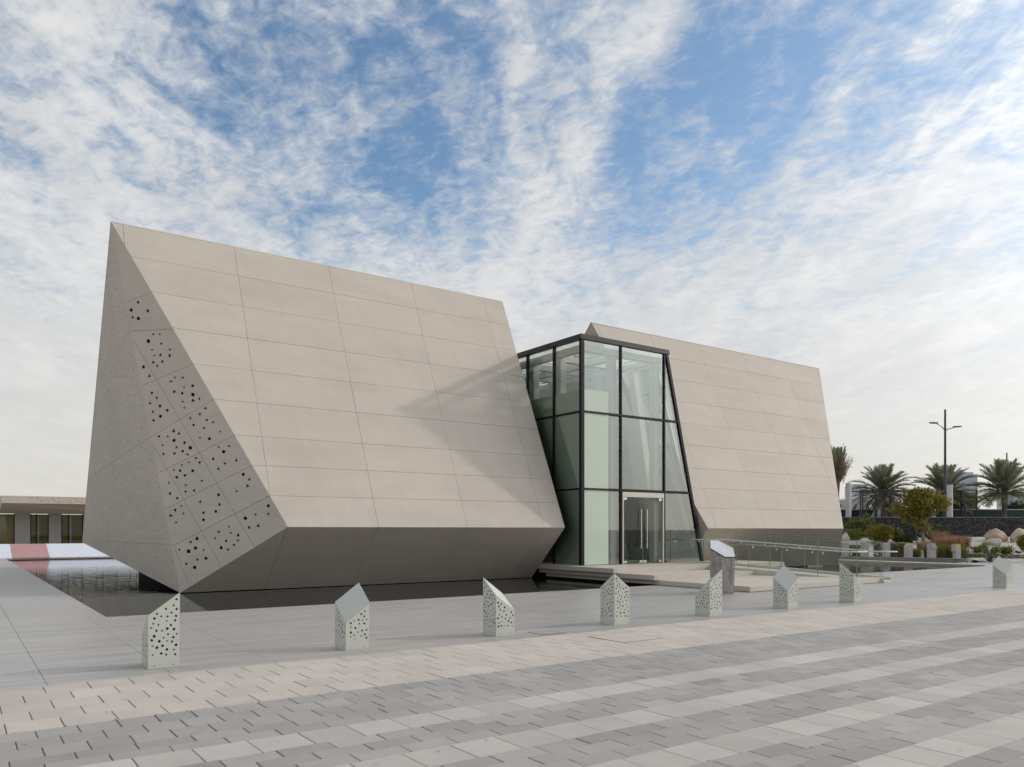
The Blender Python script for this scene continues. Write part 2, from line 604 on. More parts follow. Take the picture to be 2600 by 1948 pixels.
nrows = [POOL_N1, -14.2, -11.9, BORDER]
for i in range(-9, 35):
    s0 = .80 + 1.225 * i
    for a, b in zip(nrows[:-1], nrows[1:]):
        slab(s0, s0 + 1.225, a, b)
scols = [-9.0, -6.55, -4.1, -2.875, -1.65, -.425, .80, POOL_S0]
for a, b in zip(scols[:-1], scols[1:]):
    n1 = POOL_N1
    while n1 > -58:
        n0 = n1 - 2.56
        slab(a, b, n0, n1)
        n1 = n0
for a, b in ((POOL_S1, 39.6), (39.6, 41.2)):
    n1 = POOL_N1
    while n1 > -40:
        n0 = n1 - 3.0
        slab(a, b, n0, n1)
        n1 = n0
slab(41.2, 43.6, -19.5, POOL_N1)

# --- pavers
CAM = Vector((0, 0, 1.65))


def screen(p):
    d = p - CAM
    return (d.x / d.y, d.z / d.y, d.y) if d.y > .3 else None


def paving(name, label, bed_n0, bed_n1, rows, bedmat):
    """rows: (n_far, n_near, length, stagger, material key)"""
    m_ = MB()
    m_.sbox(-60, 90, bed_n0, bed_n1, -.30, -.011)
    bed = m_.build(name, bedmat)
    tag(bed, label, None, kind='structure')
    bo = world_loc(bed)
    todo = []
    r = random.Random(len(rows))
    for (na, nb, ln, st, mk) in rows:
        s = -8 + st
        while s < 44:
            c = W(s + ln / 2, (na + nb) / 2, 0)
            q = screen(c)
            if q and abs(q[0]) < .653 + 5 / q[2] and q[2] > 2.2 and q[2] < 46:
                inview = abs(q[0]) < .66 and q[1] > -.312
                area = ln * (nb - na) / q[2] ** 3
                todo.append((0 if inview else 1, -area, s, na, nb, ln, mk))
            s += ln
    todo.sort()
    cache = {}
    rest = {}

    def piece(m2, cs, cn, cz, ln, wd, tone, tilt=(0, 0)):
        gs, gn, ch = .0046, .0018, .004
        a, b = ln / 2 - gs, wd / 2 - gn
        zz = lambda x, y: cz + tilt[0] * x + tilt[1] * y
        o = W(cs, cn, 0)
        cor = ((-1, -1), (1, -1), (1, 1), (-1, 1))
        hi = [o + EV * x * (a - ch) + NV * y * (b - ch * .7) + ZV * zz(x, y) for x, y in cor]
        lo = [o + EV * x * a + NV * y * b + ZV * (zz(x, y) - ch) for x, y in cor]
        bt = [p - ZV * .03 for p in lo]
        m2.poly(hi[::-1], tone)
        for i in range(4):
            j = (i + 1) % 4
            m2.poly([hi[i], hi[j], lo[j], lo[i]][::-1], tone)
            m2.poly([lo[i], lo[j], bt[j], bt[i]][::-1], tone)

    for i, (_, _, s, na, nb, ln, mk) in enumerate(todo):
        z = r.uniform(-.0022, .0012)
        if i < 300:
            key = (mk, ln, round(nb - na, 3), r.randrange(6))
            if key not in cache:
                m2 = MB()
                piece(m2, 0, 0, 0, ln, nb - na, key[3] / 5, (r.uniform(-.001, .001), r.uniform(-.001, .001)))
                cache[key] = m2.mesh('paver', M[mk])
            link('paver', cache[key], bed, W(s + ln / 2, (na + nb) / 2, z) - bo)
        else:
            m2 = rest.setdefault(mk, MB())
            piece(m2, s + ln / 2, (na + nb) / 2, z, ln, nb - na, r.random(), (r.uniform(-.001, .001), r.uniform(-.001, .001)))
    for mk, m2 in rest.items():
        tag(m2.build('far_pavers', M[mk], bed), kind='stuff')


rows = []
n = BORDER
for i in range(5):
    rows.append((n, n + .41, .41, .14 + (.205 if i % 2 else 0), 'beige'))
    n += .41
B1 = n
paving('beige_paving', 'band of warm beige square pavers along the bollards', BORDER, B1 - .002, rows, M['joint'])
rows = []
for i in range(3):
    rows.append((n, n + .303, .303, (.15 if i % 2 else 0) + .05, 'grey'))
    n += .303
for i in range(2):
    rows.append((n, n + .206, .41, (.2 if i % 2 else 0) + .11, 'grey'))
    n += .206
while n < 1.2:
    rows.append((n, n + .41, .41, .02, 'light'))
    n += .41
    for i in range(3):
        rows.append((n, n + .206, .41, (.2 if i % 2 else 0) + .11, 'grey'))
        n += .206
paving('striped_paving', 'striped paving of grey brick pavers and pale square pavers', B1, n, rows, M['joint'])
mb = MB()
mb.sbox(-60, 90, n + .002, 40, -.30, -.006)
tag(mb.build('forecourt', M['grey']), 'grey paved forecourt behind the viewer', None, kind='structure')


# ================================================================ ANGULAR BLOCKS
def clean(poly, eps=.014):
    out = []
    for p, fl in poly:
        if not out or (p - out[-1][0]).length > eps:
            out.append((p, fl))
    if len(out) > 1 and (out[0][0] - out[-1][0]).length < eps:
        out.pop()
    return out


def cut_poly(poly, p, q):
    """cut a convex polygon [(2D point, edge-is-joint)] by the line pq; returns the two sides"""
    d = q - p
    side = [d.x * (a.y - p.y) - d.y * (a.x - p.x) for a, _ in poly]
    if all(s >= -1e-5 for s in side) or all(s <= 1e-5 for s in side):
        return [poly]
    L, R = [], []
    k = len(poly)
    for i in range(k):
        a, fl = poly[i]
        b, _ = poly[(i + 1) % k]
        sa, sb = side[i], side[(i + 1) % k]
        if sa >= 0:
            L.append((a, fl))
        if sa <= 0:
            R.append((a, fl))
        if sa * sb < 0:
            x = a + (b - a) * (sa / (sa - sb))
            if sa > 0:
                L.append((x, True))
                R.append((x, fl))
            else:
                R.append((x, True))
                L.append((x, fl))
    return [c for c in (clean(L), clean(R)) if len(c) >= 3]


def inset_poly(poly, g, g0):
    """poly anticlockwise; move joint edges in by g, border edges by g0"""
    k = len(poly)
    lines = []
    for i in range(k):
        a, fl = poly[i]
        b = poly[(i + 1) % k][0]
        d = (b - a)
        if d.length < 1e-7:
            continue
        d.normalize()
        nrm = Vector((-d.y, d.x))
        lines.append((a + nrm * (g if fl else g0), d))
    out = []
    for i in range(len(lines)):
        p, d = lines[i - 1]
        q, e = lines[i]
        den = d.x * e.y - d.y * e.x
        if abs(den) < 1e-6:
            out.append(q.copy())
            continue
        t = ((q.x - p.x) * e.y - (q.y - p.y) * e.x) / den
        out.append(p + d * t)
    return out


def inside(pt, poly, margin=0.0):
    k = len(poly)
    for i in range(k):
        a, b = poly[i], poly[(i + 1) % k]
        d = b - a
        if d.length < 1e-9:
            continue
        if (d.x * (pt.y - a.y) - d.y * (pt.x - a.x)) / d.length < margin:
            return False
    return True


def hole_shape(c, r, rg, kinds=(3, 3, 3, 4, 5)):
    k = rg.choice(kinds)
    a0 = rg.uniform(0, 6.28)
    return [c + Vector((math.cos(a0 + 2 * math.pi * i / k + rg.uniform(-.18, .18)), math.sin(a0 + 2 * math.pi * i / k + rg.uniform(-.18, .18)))) * r * rg.uniform(.85, 1.12) for i in range(k)]


def perforated(outer, holes, to3, nrm, th):
    """sheet with real holes: outer (anticlockwise) and holes are 2D loops; returns an MB"""
    m_ = MB()
    verts, faces = [], []
    for lp in [outer] + holes:
        b = len(verts)
        verts += lp
        faces.append(list(range(b, b + len(lp))))
    res = geometry.delaunay_2d_cdt([Vector((v.x, v.y)) for v in verts], [], faces, 1, 1e-6)
    ov, ofc, orig = res[0], res[2], res[5]
    top = [to3(v) for v in ov]
    m_.v = [tuple(p) for p in top]
    for fc, og in zip(ofc, orig):
        if 0 in og and all(x == 0 for x in og):
            m_.f.append(tuple(fc))
            m_.tone.append(.5)
    for i, lp in enumerate([outer] + holes):
        k = len(lp)
        for a in range(k):
            p, q = to3(lp[a]), to3(lp[(a + 1) % k])
            if i:
                m_.poly([p, q, q - nrm * th, p - nrm * th])
            else:
                m_.poly([q, p, p - nrm * th, q - nrm * th])
    return m_


def face_panels(root, pts, cuts, mat, name='panel', gap=.0042, th=.04, holes=None, hole_r=.055, seed=1, backing=True):
    """clad one planar facet with single panels. pts: convex 3D polygon anticlockwise from outside; cuts: pairs of 3D points"""
    o = pts[0]
    x = (pts[1] - pts[0]).normalized()
    nrm = Vector((0, 0, 0))
    for i in range(len(pts)):
        nrm += (pts[i] - o).cross(pts[(i + 1) % len(pts)] - o)
    nrm.normalize()
    y = nrm.cross(x)
    to2 = lambda p: Vector(((p - o).dot(x), (p - o).dot(y)))
    to3 = lambda q: o + x * q.x + y * q.y
    polys = [[(to2(p), False) for p in pts]]
    for c in cuts:
        a, b = to2(c[0]), to2(c[1])
        lim = c[2] if len(c) > 2 else None
        new = []
        for pl in polys:
            if lim is not None:
                cen = sum((p for p, _ in pl), Vector((0, 0))) / len(pl)
                if not lim(to3(cen)):
                    new.append(pl)
                    continue
            new += cut_poly(pl, a, b)
        polys = new
    rg = random.Random(seed)
    rj = random.Random(seed + 99)
    for pl in polys:
        o = pts[0] + nrm * rj.uniform(-.0025, .0005)
        q = inset_poly(pl, gap, .0005)
        if len(q) < 3:
            continue
        hs = []
        for h in (holes or []):
            if inside(h, q, hole_r * 1.5):
                hs.append(hole_shape(h, hole_r * rg.uniform(.75, 1.15), rg))
        if hs:
            m_ = perforated(q, hs, to3, nrm, th)
        else:
            m_ = MB()
            m_.prism([to3(p) - nrm * th for p in q], nrm * th)
        m_.build(name, mat, root)
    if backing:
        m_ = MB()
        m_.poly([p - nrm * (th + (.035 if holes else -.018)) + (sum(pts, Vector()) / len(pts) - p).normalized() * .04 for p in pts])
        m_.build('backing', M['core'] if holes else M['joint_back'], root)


KF, KU = .435, 1.05


def west_block():
    root = empty('angular_pavilion', W(10, -30, 0), 'large beige concrete-panelled angular block with perforated end facet, left of the glass entrance', 'building')
    A, B = W(3.51, -24.12, 10.20), W(16.70, -24.12, 10.20)
    D, C = W(7.21, -20.43, 1.72), W(16.70, -20.43, 1.72)
    E_, F = W(4.92, -22.287, -.045), W(16.70, -22.287, -.045)
    G = W(4.754, -40.81, 1.07)
    H_ = W(16.70, -40.81, 1.07)
    zs = [9.19, 8.175, 7.16, 6.165, 5.18, 4.20, 3.38, 2.56]
    nf = lambda z: -20.43 - KF * (z - 1.72)
    cuts = [(W(0, nf(z), z), W(20, nf(z), z)) for z in zs]
    cuts += [(W(s, nf(1), 1), W(s, nf(11), 11)) for s in (3.814, 6.86, 9.845, 12.84, 15.815)]
    face_panels(root, [D, C, B, A], cuts, M['concrete'])
    nl = lambda z: -22.24 + KU * z
    cuts = [(W(0, nl(z), z), W(20, nl(z), z)) for z in (1.12, .16)]
    cuts += [(W(s, nl(0), 0), W(s, nl(2), 2)) for s in (7.2, 9.845, 12.84, 15.815)]
    face_panels(root, [E_, F, C, D], cuts, M['concrete'])
    # perforated end facet A-E-D
    x = (D - E_).normalized()
    nrm = x.cross(A - E_).normalized()
    y = nrm.cross(x)
    P = lambda a, b: E_ + x * a + y * b
    rowsf = [((2.518, 7.765), (3.271, 7.571)), ((2.255, 6.984), (3.28, 6.391)), ((1.766, 5.478), (3.302, 5.219)), ((1.305, 4.105), (3.316, 4.063)), ((1.021, 3.142), (3.345, 2.903)), ((.708, 2.181), (3.365, 1.948)), ((.399, 1.204), (3.389, .985))]
    cols = [((2.245, 6.967), (2.381, .022)), ((1.313, 4.078), (1.337, .015)), ((.47, 1.199), (.31, -.006))]
    cuts = [(P(*a), P(*b)) for a, b in rowsf]
    for (a, b), top in zip(cols, (6.7, 4.05, 1.1)):
        cuts.append((P(*a), P(*b), lambda c, t=top: (c - E_).dot(y) < t))
    face_panels(root, [E_, D, A], cuts, M['concrete'], holes=[Vector(h) for h in END_HOLES], hole_r=.057, seed=3)
    # finely perforated flank A-G-E
    x = (E_ - G).normalized()
    hz = [(W(3.925, -23.55, 7.15), W(3.98, -30.3, 6.76)), (W(4.328, -23.0, 4.19), W(4.394, -35.85, 3.72)), (W(4.73, -22.42, 1.24), W(4.74, -40.0, 1.18))]
    cuts = [(a, b) for a, b in hz]
    fl = lambda t, z: E_ + (A - E_) * (z / 10.2) - NV * t
    for lo, hi, off in ((-.5, 1.2, .9), (1.2, 4.0, 1.4), (4.0, 7.0, .7), (7.0, 10, 2.0)):
        for k in range(7):
            t = off + k * 2.9
            cuts.append((fl(t, lo), fl(t - .35, hi), lambda c, lo=lo, hi=hi: lo < c.z <= hi))
    nrm = (E_ - G).cross(A - G).normalized()
    y = nrm.cross(x)
    rg = random.Random(11)
    hs, grid = [], {}
    for _ in range(16000):
        t, z = rg.uniform(0, 18.5), rg.uniform(0, 9.6)
        p = fl(t, z)
        q = Vector(((p - G).dot(x), (p - G).dot(y)))
        dens = noise.noise(Vector((t * .55, z * .8, 2.0))) * .5 + noise.noise(Vector((t * 2.1, z * 2.6, 7.0))) * .35 + .5
        if rg.random() > dens * 1.25:
            continue
        ck = (int(q.x / .16), int(q.y / .16))
        if any((ck[0] + i, ck[1] + j) in grid for i in (-1, 0, 1) for j in (-1, 0, 1)
               if (ck[0] + i, ck[1] + j) in grid and (grid[(ck[0] + i, ck[1] + j)] - q).length < .15):
            continue
        grid[ck] = q
        hs.append(q)
        if len(hs) > 2600:
            break
    face_panels(root, [G, E_, A], cuts, M['concrete'], holes=hs, hole_r=.037, seed=5)
    # roof slope behind, far end and underside
    face_panels(root, [B, H_, G, A], [(B.lerp(H_, f), A.lerp(G, f)) for f in (.25, .5, .75)], M['concrete'], 'roof_panel')
    face_panels(root, [C, F, H_, B], [], M['concrete'], 'end_panel')
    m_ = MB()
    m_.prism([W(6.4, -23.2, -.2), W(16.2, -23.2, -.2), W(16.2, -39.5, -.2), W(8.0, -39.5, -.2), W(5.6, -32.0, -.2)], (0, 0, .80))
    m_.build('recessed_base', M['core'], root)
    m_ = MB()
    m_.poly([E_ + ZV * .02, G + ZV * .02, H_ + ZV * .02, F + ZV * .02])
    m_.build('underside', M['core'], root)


END_HOLES = [(2.88,7.54),(2.61,7.46),(3.0,7.18),(2.54,7.25),(2.66,7.14),(2.81,6.53),(2.97,6.43),(2.6,6.44),(2.88,6.18),(2.57,6.17),(3.0,5.91),(2.55,6.0),(2.7,5.92),(2.92,5.77),(2.42,5.86),(2.66,5.73),(2.48,5.71),(2.13,5.89),(2.15,5.58),(3.07,5.18),(2.75,5.16),(2.94,5.04),(2.6,5.13),(3.06,4.7),(2.83,4.79),(2.54,4.83),(2.71,4.67),(2.95,4.48),(3.05,4.29),(2.61,4.47),(2.87,4.34),(2.57,4.3),(2.82,4.15),(2.6,4.16),(1.98,5.14),(2.04,4.95),(1.8,4.92),(2.0,4.71),(2.12,4.49),(1.75,4.67),(1.87,4.45),(1.65,4.46),(3.07,3.97),(2.86,3.92),(2.57,3.96),(2.94,3.67),(3.07,3.53),(2.56,3.75),(2.77,3.52),(3.11,3.2),(2.54,3.35),(2.75,3.19),(2.0,3.91),(2.09,3.77),(1.57,4.0),(1.78,3.86),(1.88,3.67),(2.1,3.46),(1.53,3.73),(1.84,3.48),(2.17,3.26),(1.94,3.29),(1.72,3.35),(2.02,3.14),(1.44,3.5),(2.56,3.07),(2.17,2.93),(1.94,2.93),(2.2,2.77),(1.64,3.15),(1.41,3.19),(1.74,2.97),(1.48,2.98),(1.62,2.87),(1.92,2.68),(1.67,2.69),(1.45,2.76),(2.01,2.31),(1.56,2.45),(1.19,2.75),(1.47,2.29),(1.69,2.19),(1.07,2.48),(1.18,2.26),(2.86,2.86),(2.64,2.9),(3.12,2.74),(2.92,2.68),(2.57,2.66),(3.11,2.29),(2.79,2.38),(2.56,2.35),(2.81,1.92),(3.08,1.86),(3.15,1.66),(3.03,1.53),(2.7,1.56),(1.18,2.02),(0.98,2.01),(1.13,1.8),(0.79,1.94),(0.83,1.71),(2.22,1.74),(1.69,1.84),(2.11,1.5),(1.93,1.39),(1.62,1.54),(1.52,1.37),(3.26,0.77),(2.84,0.75),(3.14,0.58),(2.54,0.81),(2.51,0.54),(2.75,0.45),(2.04,0.85),(1.73,0.87),(2.0,0.68),(1.56,0.77),(2.15,0.52),(1.79,0.55),(2.08,0.4),(1.92,0.35),(1.58,0.47),(1.72,0.33),(1.12,1.02),(0.92,1.04),(0.96,0.83),(0.55,1.02),(0.75,0.85),(1.13,0.66),(0.85,0.53),(1.07,0.44),(0.53,0.59),(0.68,0.38)]
west_block()


def east_block():
    root = empty('angular_pavilion', W(28, -30, 0), 'smaller-looking beige concrete-panelled angular block, right of the glass entrance, behind the ramp', 'building')
    zc, nc = 1.70, -19.815
    A, B = W(20.41, -23.36, 9.83), W(35.70, -23.36, 9.83)
    D, C = W(23.15, nc, zc), W(32.12, nc, zc)
    E_, F = W(23.72, nc - KU * zc, 0), W(34.55, nc - KU * zc, 0)
    m = 1.46
    G = W(23.3, -23.36 - m * 8.8, 1.03)
    H_ = W(34.5, -23.36 - m * 8.8, 1.03)
    nf = lambda z: nc - KF * (z - zc)
    cuts = [(W(0, nf(z), z), W(20, nf(z), z)) for z in (8.84, 7.86, 6.88, 5.94, 5.01, 4.05, 3.26, 2.475)]
    cuts += [(W(s, nf(1), 1), W(s, nf(11), 11)) for s in (20.72, 23.66, 26.63, 29.61, 32.60, 35.3)]
    face_panels(root, [D, C, B, A], cuts, M['concrete'])
    nl = lambda z: nc - KU * zc + KU * z
    cuts = [(W(s, nl(0), 0), W(s, nl(2), 2)) for s in (26.63, 29.61, 32.60)]
    cuts += [(W(0, nl(.16), .16), W(20, nl(.16), .16))]
    face_panels(root, [E_, F, C, D], cuts, M['concrete'])
    face_panels(root, [F, B, C], [], M['concrete'])
    face_panels(root, [F, H_, B], [], M['concrete'])
    face_panels(root, [E_, D, A], [(E_.lerp(A, .3), D.lerp(A, .3)), (E_.lerp(A, .6), D.lerp(A, .6)), (E_.lerp(A, .9), D.lerp(A, .9))], M['concrete'])
    face_panels(root, [G, E_, A], [(E_.lerp(A, f), G.lerp(A, f)) for f in (.3, .6, .9)], M['concrete'])
    face_panels(root, [B, H_, G, A], [], M['concrete'], 'roof_panel')
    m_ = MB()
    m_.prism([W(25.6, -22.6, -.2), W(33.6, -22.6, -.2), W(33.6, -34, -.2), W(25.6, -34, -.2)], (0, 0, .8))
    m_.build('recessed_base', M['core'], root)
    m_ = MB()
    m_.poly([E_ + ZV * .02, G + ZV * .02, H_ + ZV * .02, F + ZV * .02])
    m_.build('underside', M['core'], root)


east_block()


# ================================================================ GLASS ENTRANCE
FL = .435
GN = -20.144
GS = 17.22
TOP = 8.24


def slant(z):
    """s of the leaning right edge of the glass front at height z"""
    return 21.23 + (TOP - z) * (2.0 / 7.8)


def glass_entrance():
    root = empty('glass_entrance', W(19, -21, FL), 'tall black-framed glass entrance box between the two angular blocks', 'building')

    def part(name, mat, fn, parent=root):
        m_ = MB()
        fn(m_)
        return m_.build(name, mat, parent)

    mw, md = .062, .11
    levels = [FL, 3.03, 5.645, TOP - .17]
    # front mullions
    for s in (19.0, 21.16):
        z0 = FL
        part('mullion', M['frame'], lambda m: m.sbox(s - mw / 2, s + mw / 2, GN - md, GN + .02, z0, TOP - .16))
    part('corner_mullion', M['frame'], lambda m: m.sbox(GS - .06, GS + .07, GN - .10, GN + .03, FL, TOP - .16))
    part('raking_mullion', M['frame'], lambda m: m.prism([W(slant(FL) - .05, GN + .025, FL), W(slant(FL) + .07, GN + .025, FL), W(slant(TOP - .16) + .07, GN + .025, TOP - .16), W(slant(TOP - .16) - .05, GN + .025, TOP - .16)], -NV * .2))
    ln = [-21.70, -23.27, -24.84, -26.4, -28.0]
    for n_ in ln:
        part('mullion', M['frame'], lambda m: m.sbox(GS - .02, GS + md, n_ - mw / 2, n_ + mw / 2, FL, TOP - .16))
    # transoms
    bays = [(GS + .09, 19.0 - mw / 2), (19.0 + mw / 2, 21.16 - mw / 2), (21.16 + mw / 2, None)]
    for i, (a, b) in enumerate(bays):
        for z in (3.03, 5.645):
            bb = (slant(z) - .07) if b is None else b
            part('transom', M['frame'], lambda m: m.sbox(a, bb, GN - .12, GN + .015, z - .032, z + .032))
    lb = [GN - .13] + ln
    for a, b in zip(lb[:-1], lb[1:]):
        a2 = a - (mw / 2 if a != lb[0] else 0)
        for z in (3.03, 5.645):
            part('transom', M['frame'], lambda m: m.sbox(GS - .015, GS + .12, b + mw / 2, a2, z - .032, z + .032))
    # roof fascia
    part('fascia', M['fascia'], lambda m: m.prism([W(GS - .10, GN + .05, TOP - .16), W(slant(TOP - .16) + .12, GN + .05, TOP - .16), W(slant(TOP) + .12, GN + .05, TOP), W(GS - .10, GN + .05, TOP)], -NV * .18))
    part('fascia', M['fascia'], lambda m: m.sbox(GS - .10, GS + .10, -28.2, GN - .132, TOP - .16, TOP))
    # panes: front
    for i, (a, b) in enumerate(bays):
        for j in range(3):
            z0, z1 = levels[j] + (.05 if j else .02), levels[j + 1] - (.05 if j < 2 else 0)
            if i == 1 and j == 0:
                continue
            if b is None:
                pts = [W(a, GN - .03, z0), W(slant(z0) - .07, GN - .03, z0), W(slant(z1) - .07, GN - .03, z1), W(a, GN - .03, z1)]
            else:
                pts = [W(a, GN - .03, z0), W(b, GN - .03, z0), W(b, GN - .03, z1), W(a, GN - .03, z1)]
            part('pane', M['glass'], lambda m: m.poly(pts))
    for a, b in zip(lb[:-1], lb[1:]):
        for j in range(3):
            z0, z1 = levels[j] + (.05 if j else .02), levels[j + 1] - (.05 if j < 2 else 0)
            part('pane', M['glass'], lambda m: m.poly([W(GS + .03, b + mw / 2, z0), W(GS + .03, a - mw / 2, z0), W(GS + .03, a - mw / 2, z1), W(GS + .03, b + mw / 2, z1)]))
    # return pane closing the raking side towards the right-hand block
    part('pane', M['glass'], lambda m: m.poly([W(slant(FL) + .05, GN - .20, FL), W(slant(FL) + .05, -21.2, FL), W(slant(TOP - .3) + .05, -22.6, TOP - .3), W(slant(TOP - .3) + .05, GN - .20, TOP - .3)]))
    # door set in the middle bay
    df = part('door_frame', M['door_frame'], lambda m: (m.sbox(19.05, 21.11, GN - .10, GN + .03, 2.80, 2.975), m.sbox(19.05, 19.10, GN - .10, GN + .03, FL, 2.798), m.sbox(21.06, 21.11, GN - .10, GN + .03, FL, 2.798)))
    mid = 20.08
    for a, b, sgn in ((19.115, mid - .006, 1), (mid + .006, 21.045, -1)):
        leaf = part('door_leaf', M['glass_low'], lambda m: m.poly([W(a, GN - .03, FL + .03), W(b, GN - .03, FL + .03), W(b, GN - .03, 2.785), W(a, GN - .03, 2.785)]))
        hx = b - .14 if sgn > 0 else a + .14
        part('handle', M['steel'], lambda m: (m.tube([W(hx, GN + .05, .98), W(hx, GN + .05, 2.38)], .019, 10), m.tube([W(hx, GN + .05, 1.12), W(hx, GN - .02, 1.12)], .012, 8), m.tube([W(hx, GN + .05, 2.24), W(hx, GN - .02, 2.24)], .012, 8)), leaf)
        ho = a if sgn > 0 else b
        for zz in (FL + .03, 2.70):
            s0, s1 = (ho, ho + .17) if sgn > 0 else (ho - .17, ho)
            part('hinge_patch', M['steel'], lambda m: m.sbox(s0, s1, GN - .05, GN - .005, zz, zz + .085), leaf)
        s0, s1 = (b - .17, b) if sgn > 0 else (a, a + .17)
        part('lock_patch', M['steel'], lambda m: m.sbox(s0, s1, GN - .05, GN - .005, FL + .03, FL + .125), leaf)
        part('leaf_edge', M['edge'], lambda m: m.sbox(*((b - .006, b) if sgn > 0 else (a, a + .006)), GN - .04, GN - .02, FL + .128, 2.78), leaf)
    # roof: beam grid with milky roof lights
    zb0, zb1 = TOP - .50, TOP - .27
    for s in (17.50, 19.30, 21.05):
        part('roof_beam', M['white'], lambda m: m.sbox(s - .11, s + .11, -28.0, GN - .16, zb0, zb1))
    for n_ in (-20.45, -22.2, -23.9, -25.6, -27.3):
        for a, b in ((17.612, 19.188), (19.412, 20.938)):
            part('roof_beam', M['white'], lambda m: m.sbox(a, b, n_ - .11, n_ + .11, zb0 + .004, zb1 - .004))
    part('roof_light', M['skylight'], lambda m: m.poly([W(GS + .105, -28.1, TOP - .10), W(21.4, -28.1, TOP - .10), W(21.4, GN - .14, TOP - .10), W(GS + .105, GN - .14, TOP - .10)]))
    for s in (18.40, 20.15):
        for n_ in (-21.3, -23.05, -24.75, -26.45):
            part('roof_light_frame', M['inner'], lambda m: (m.sbox(s - .70, s + .70, n_ + .55, n_ + .60, zb1 + .005, zb1 + .06), m.sbox(s - .70, s + .70, n_ - .60, n_ - .55, zb1 + .005, zb1 + .06), m.sbox(s - .70, s - .65, n_ - .549, n_ + .549, zb1 + .005, zb1 + .06), m.sbox(s + .65, s + .70, n_ - .549, n_ + .549, zb1 + .005, zb1 + .06)))
    # frosted film inside the corner panes
    for z0, z1 in ((FL + .02, 2.998), (3.062, 5.613), (5.677, 6.40)):
        part('frosted_film', M['frost'], lambda m: m.sbox(GS + .085, 18.42, GN - .024, GN - .020, z0, z1))
        for a, b in ((-21.66, GN - .12), (-23.235, -21.74), (-24.80, -23.305), (-26.36, -24.88)):
            part('frosted_film', M['frost'], lambda m: m.sbox(GS + .045, GS + .050, a, b, z0, z1))
    # columns
    for s, n_ in ((18.84, -20.50), (21.00, -20.50), (17.58, -21.72), (17.58, -23.30)):
        part('column', M['white'], lambda m: m.sbox(s - .13, s + .13, n_ - .13, n_ + .13, FL, zb0 - .002))
    for (s0, s1, n_) in ((20.72, 22.05, -21.35), (20.30, 21.85, -22.95), (20.1, 21.9, -25.4)):
        part('raking_column', M['white'], lambda m: m.prism([W(s0 - .14, n_ + .14, zb0 - .002), W(s0 + .14, n_ + .14, zb0 - .002), W(s1 + .14, n_ + .14, FL), W(s1 - .14, n_ + .14, FL)], -NV * .28))
        part('column_seam', M['black'], lambda m: m.prism([W(s0 + .141, n_ + .10, zb0 - .01), W(s0 + .165, n_ + .10, zb0 - .01), W(s1 + .165, n_ + .10, FL + .01), W(s1 + .141, n_ + .10, FL + .01)], -NV * .2))
    part('tie_beam', M['white'], lambda m: m.sbox(18.2, 21.3, -23.45, -23.2, 5.05, 5.27))
    # inner walls
    part('rear_wall', M['inner'], lambda m: m.sbox(17.0, 24.5, -28.6, -28.35, FL, TOP - .3))
    # white lining wall leaning along the flank of the right-hand block
    lean = lambda z: 20.41 + .337 * (9.83 - z) - .16
    part('side_wall', M['inner'], lambda m: m.prism([W(lean(FL), -21.25, FL), W(lean(zb0), -22.5, zb0 - .01), W(lean(zb0), -28.3, zb0 - .01), W(lean(FL), -28.3, FL)], EV * .06))
    part('left_wall', M['inner'], lambda m: m.sbox(16.75, 16.9, -28.3, -24.0, FL, TOP - .6))
    part('reception_wall', M['wood'], lambda m: m.sbox(18.6, 21.3, -26.9, -26.7, FL, 3.4))
    part('floor', M['limestone'], lambda m: m.sbox(17.15, 24.3, -28.3, GN - .16, FL - .05, FL + .004))
    # wall print seen through the door: faint lines of text
    for k, (w, z) in enumerate(((.9, 1.98), (.34, 1.80), (.8, 1.66), (.9, 1.52), (.36, 1.34))):
        part('printed_line', M['textile'], lambda m: m.sbox(22.35 - w / 2, 22.35 + w / 2, -22.93, -22.925, z, z + .018))
    part('print_panel', M['print_panel'], lambda m: m.sbox(21.7, 23.0, -23.0, -22.94, FL, 2.9))


M['skylight'] = glass_mat('roof_light_glass', (.90, .95, .93), .8, .03)
M['print_panel'] = make_mat('olive_display_panel', (.10, .105, .075), rough=.7, var=.05)
glass_entrance()

# low upholstered bench and winged sculpture standing inside
b = empty('upholstered_bench', W(22.4, -21.9, FL), 'grey upholstered block bench behind the entrance glass', 'bench')
for k in range(4):
    m_ = MB()
    n0 = -22.75 + k * .38
    m_.sbox(21.95, 22.55, n0 + .004, n0 + .376, FL + .08, FL + .52)
    m_.build('cushion', M['fabric'], b)
m_ = MB()
m_.sbox(22.0, 22.5, -22.7, -21.3, FL + .004, FL + .079)
m_.build('plinth', M['black'], b)

w = empty('wing_sculpture', W(21.45, -22.35, FL), 'tall veined insect-wing sculpture standing behind the upper entrance glass', 'sculpture')


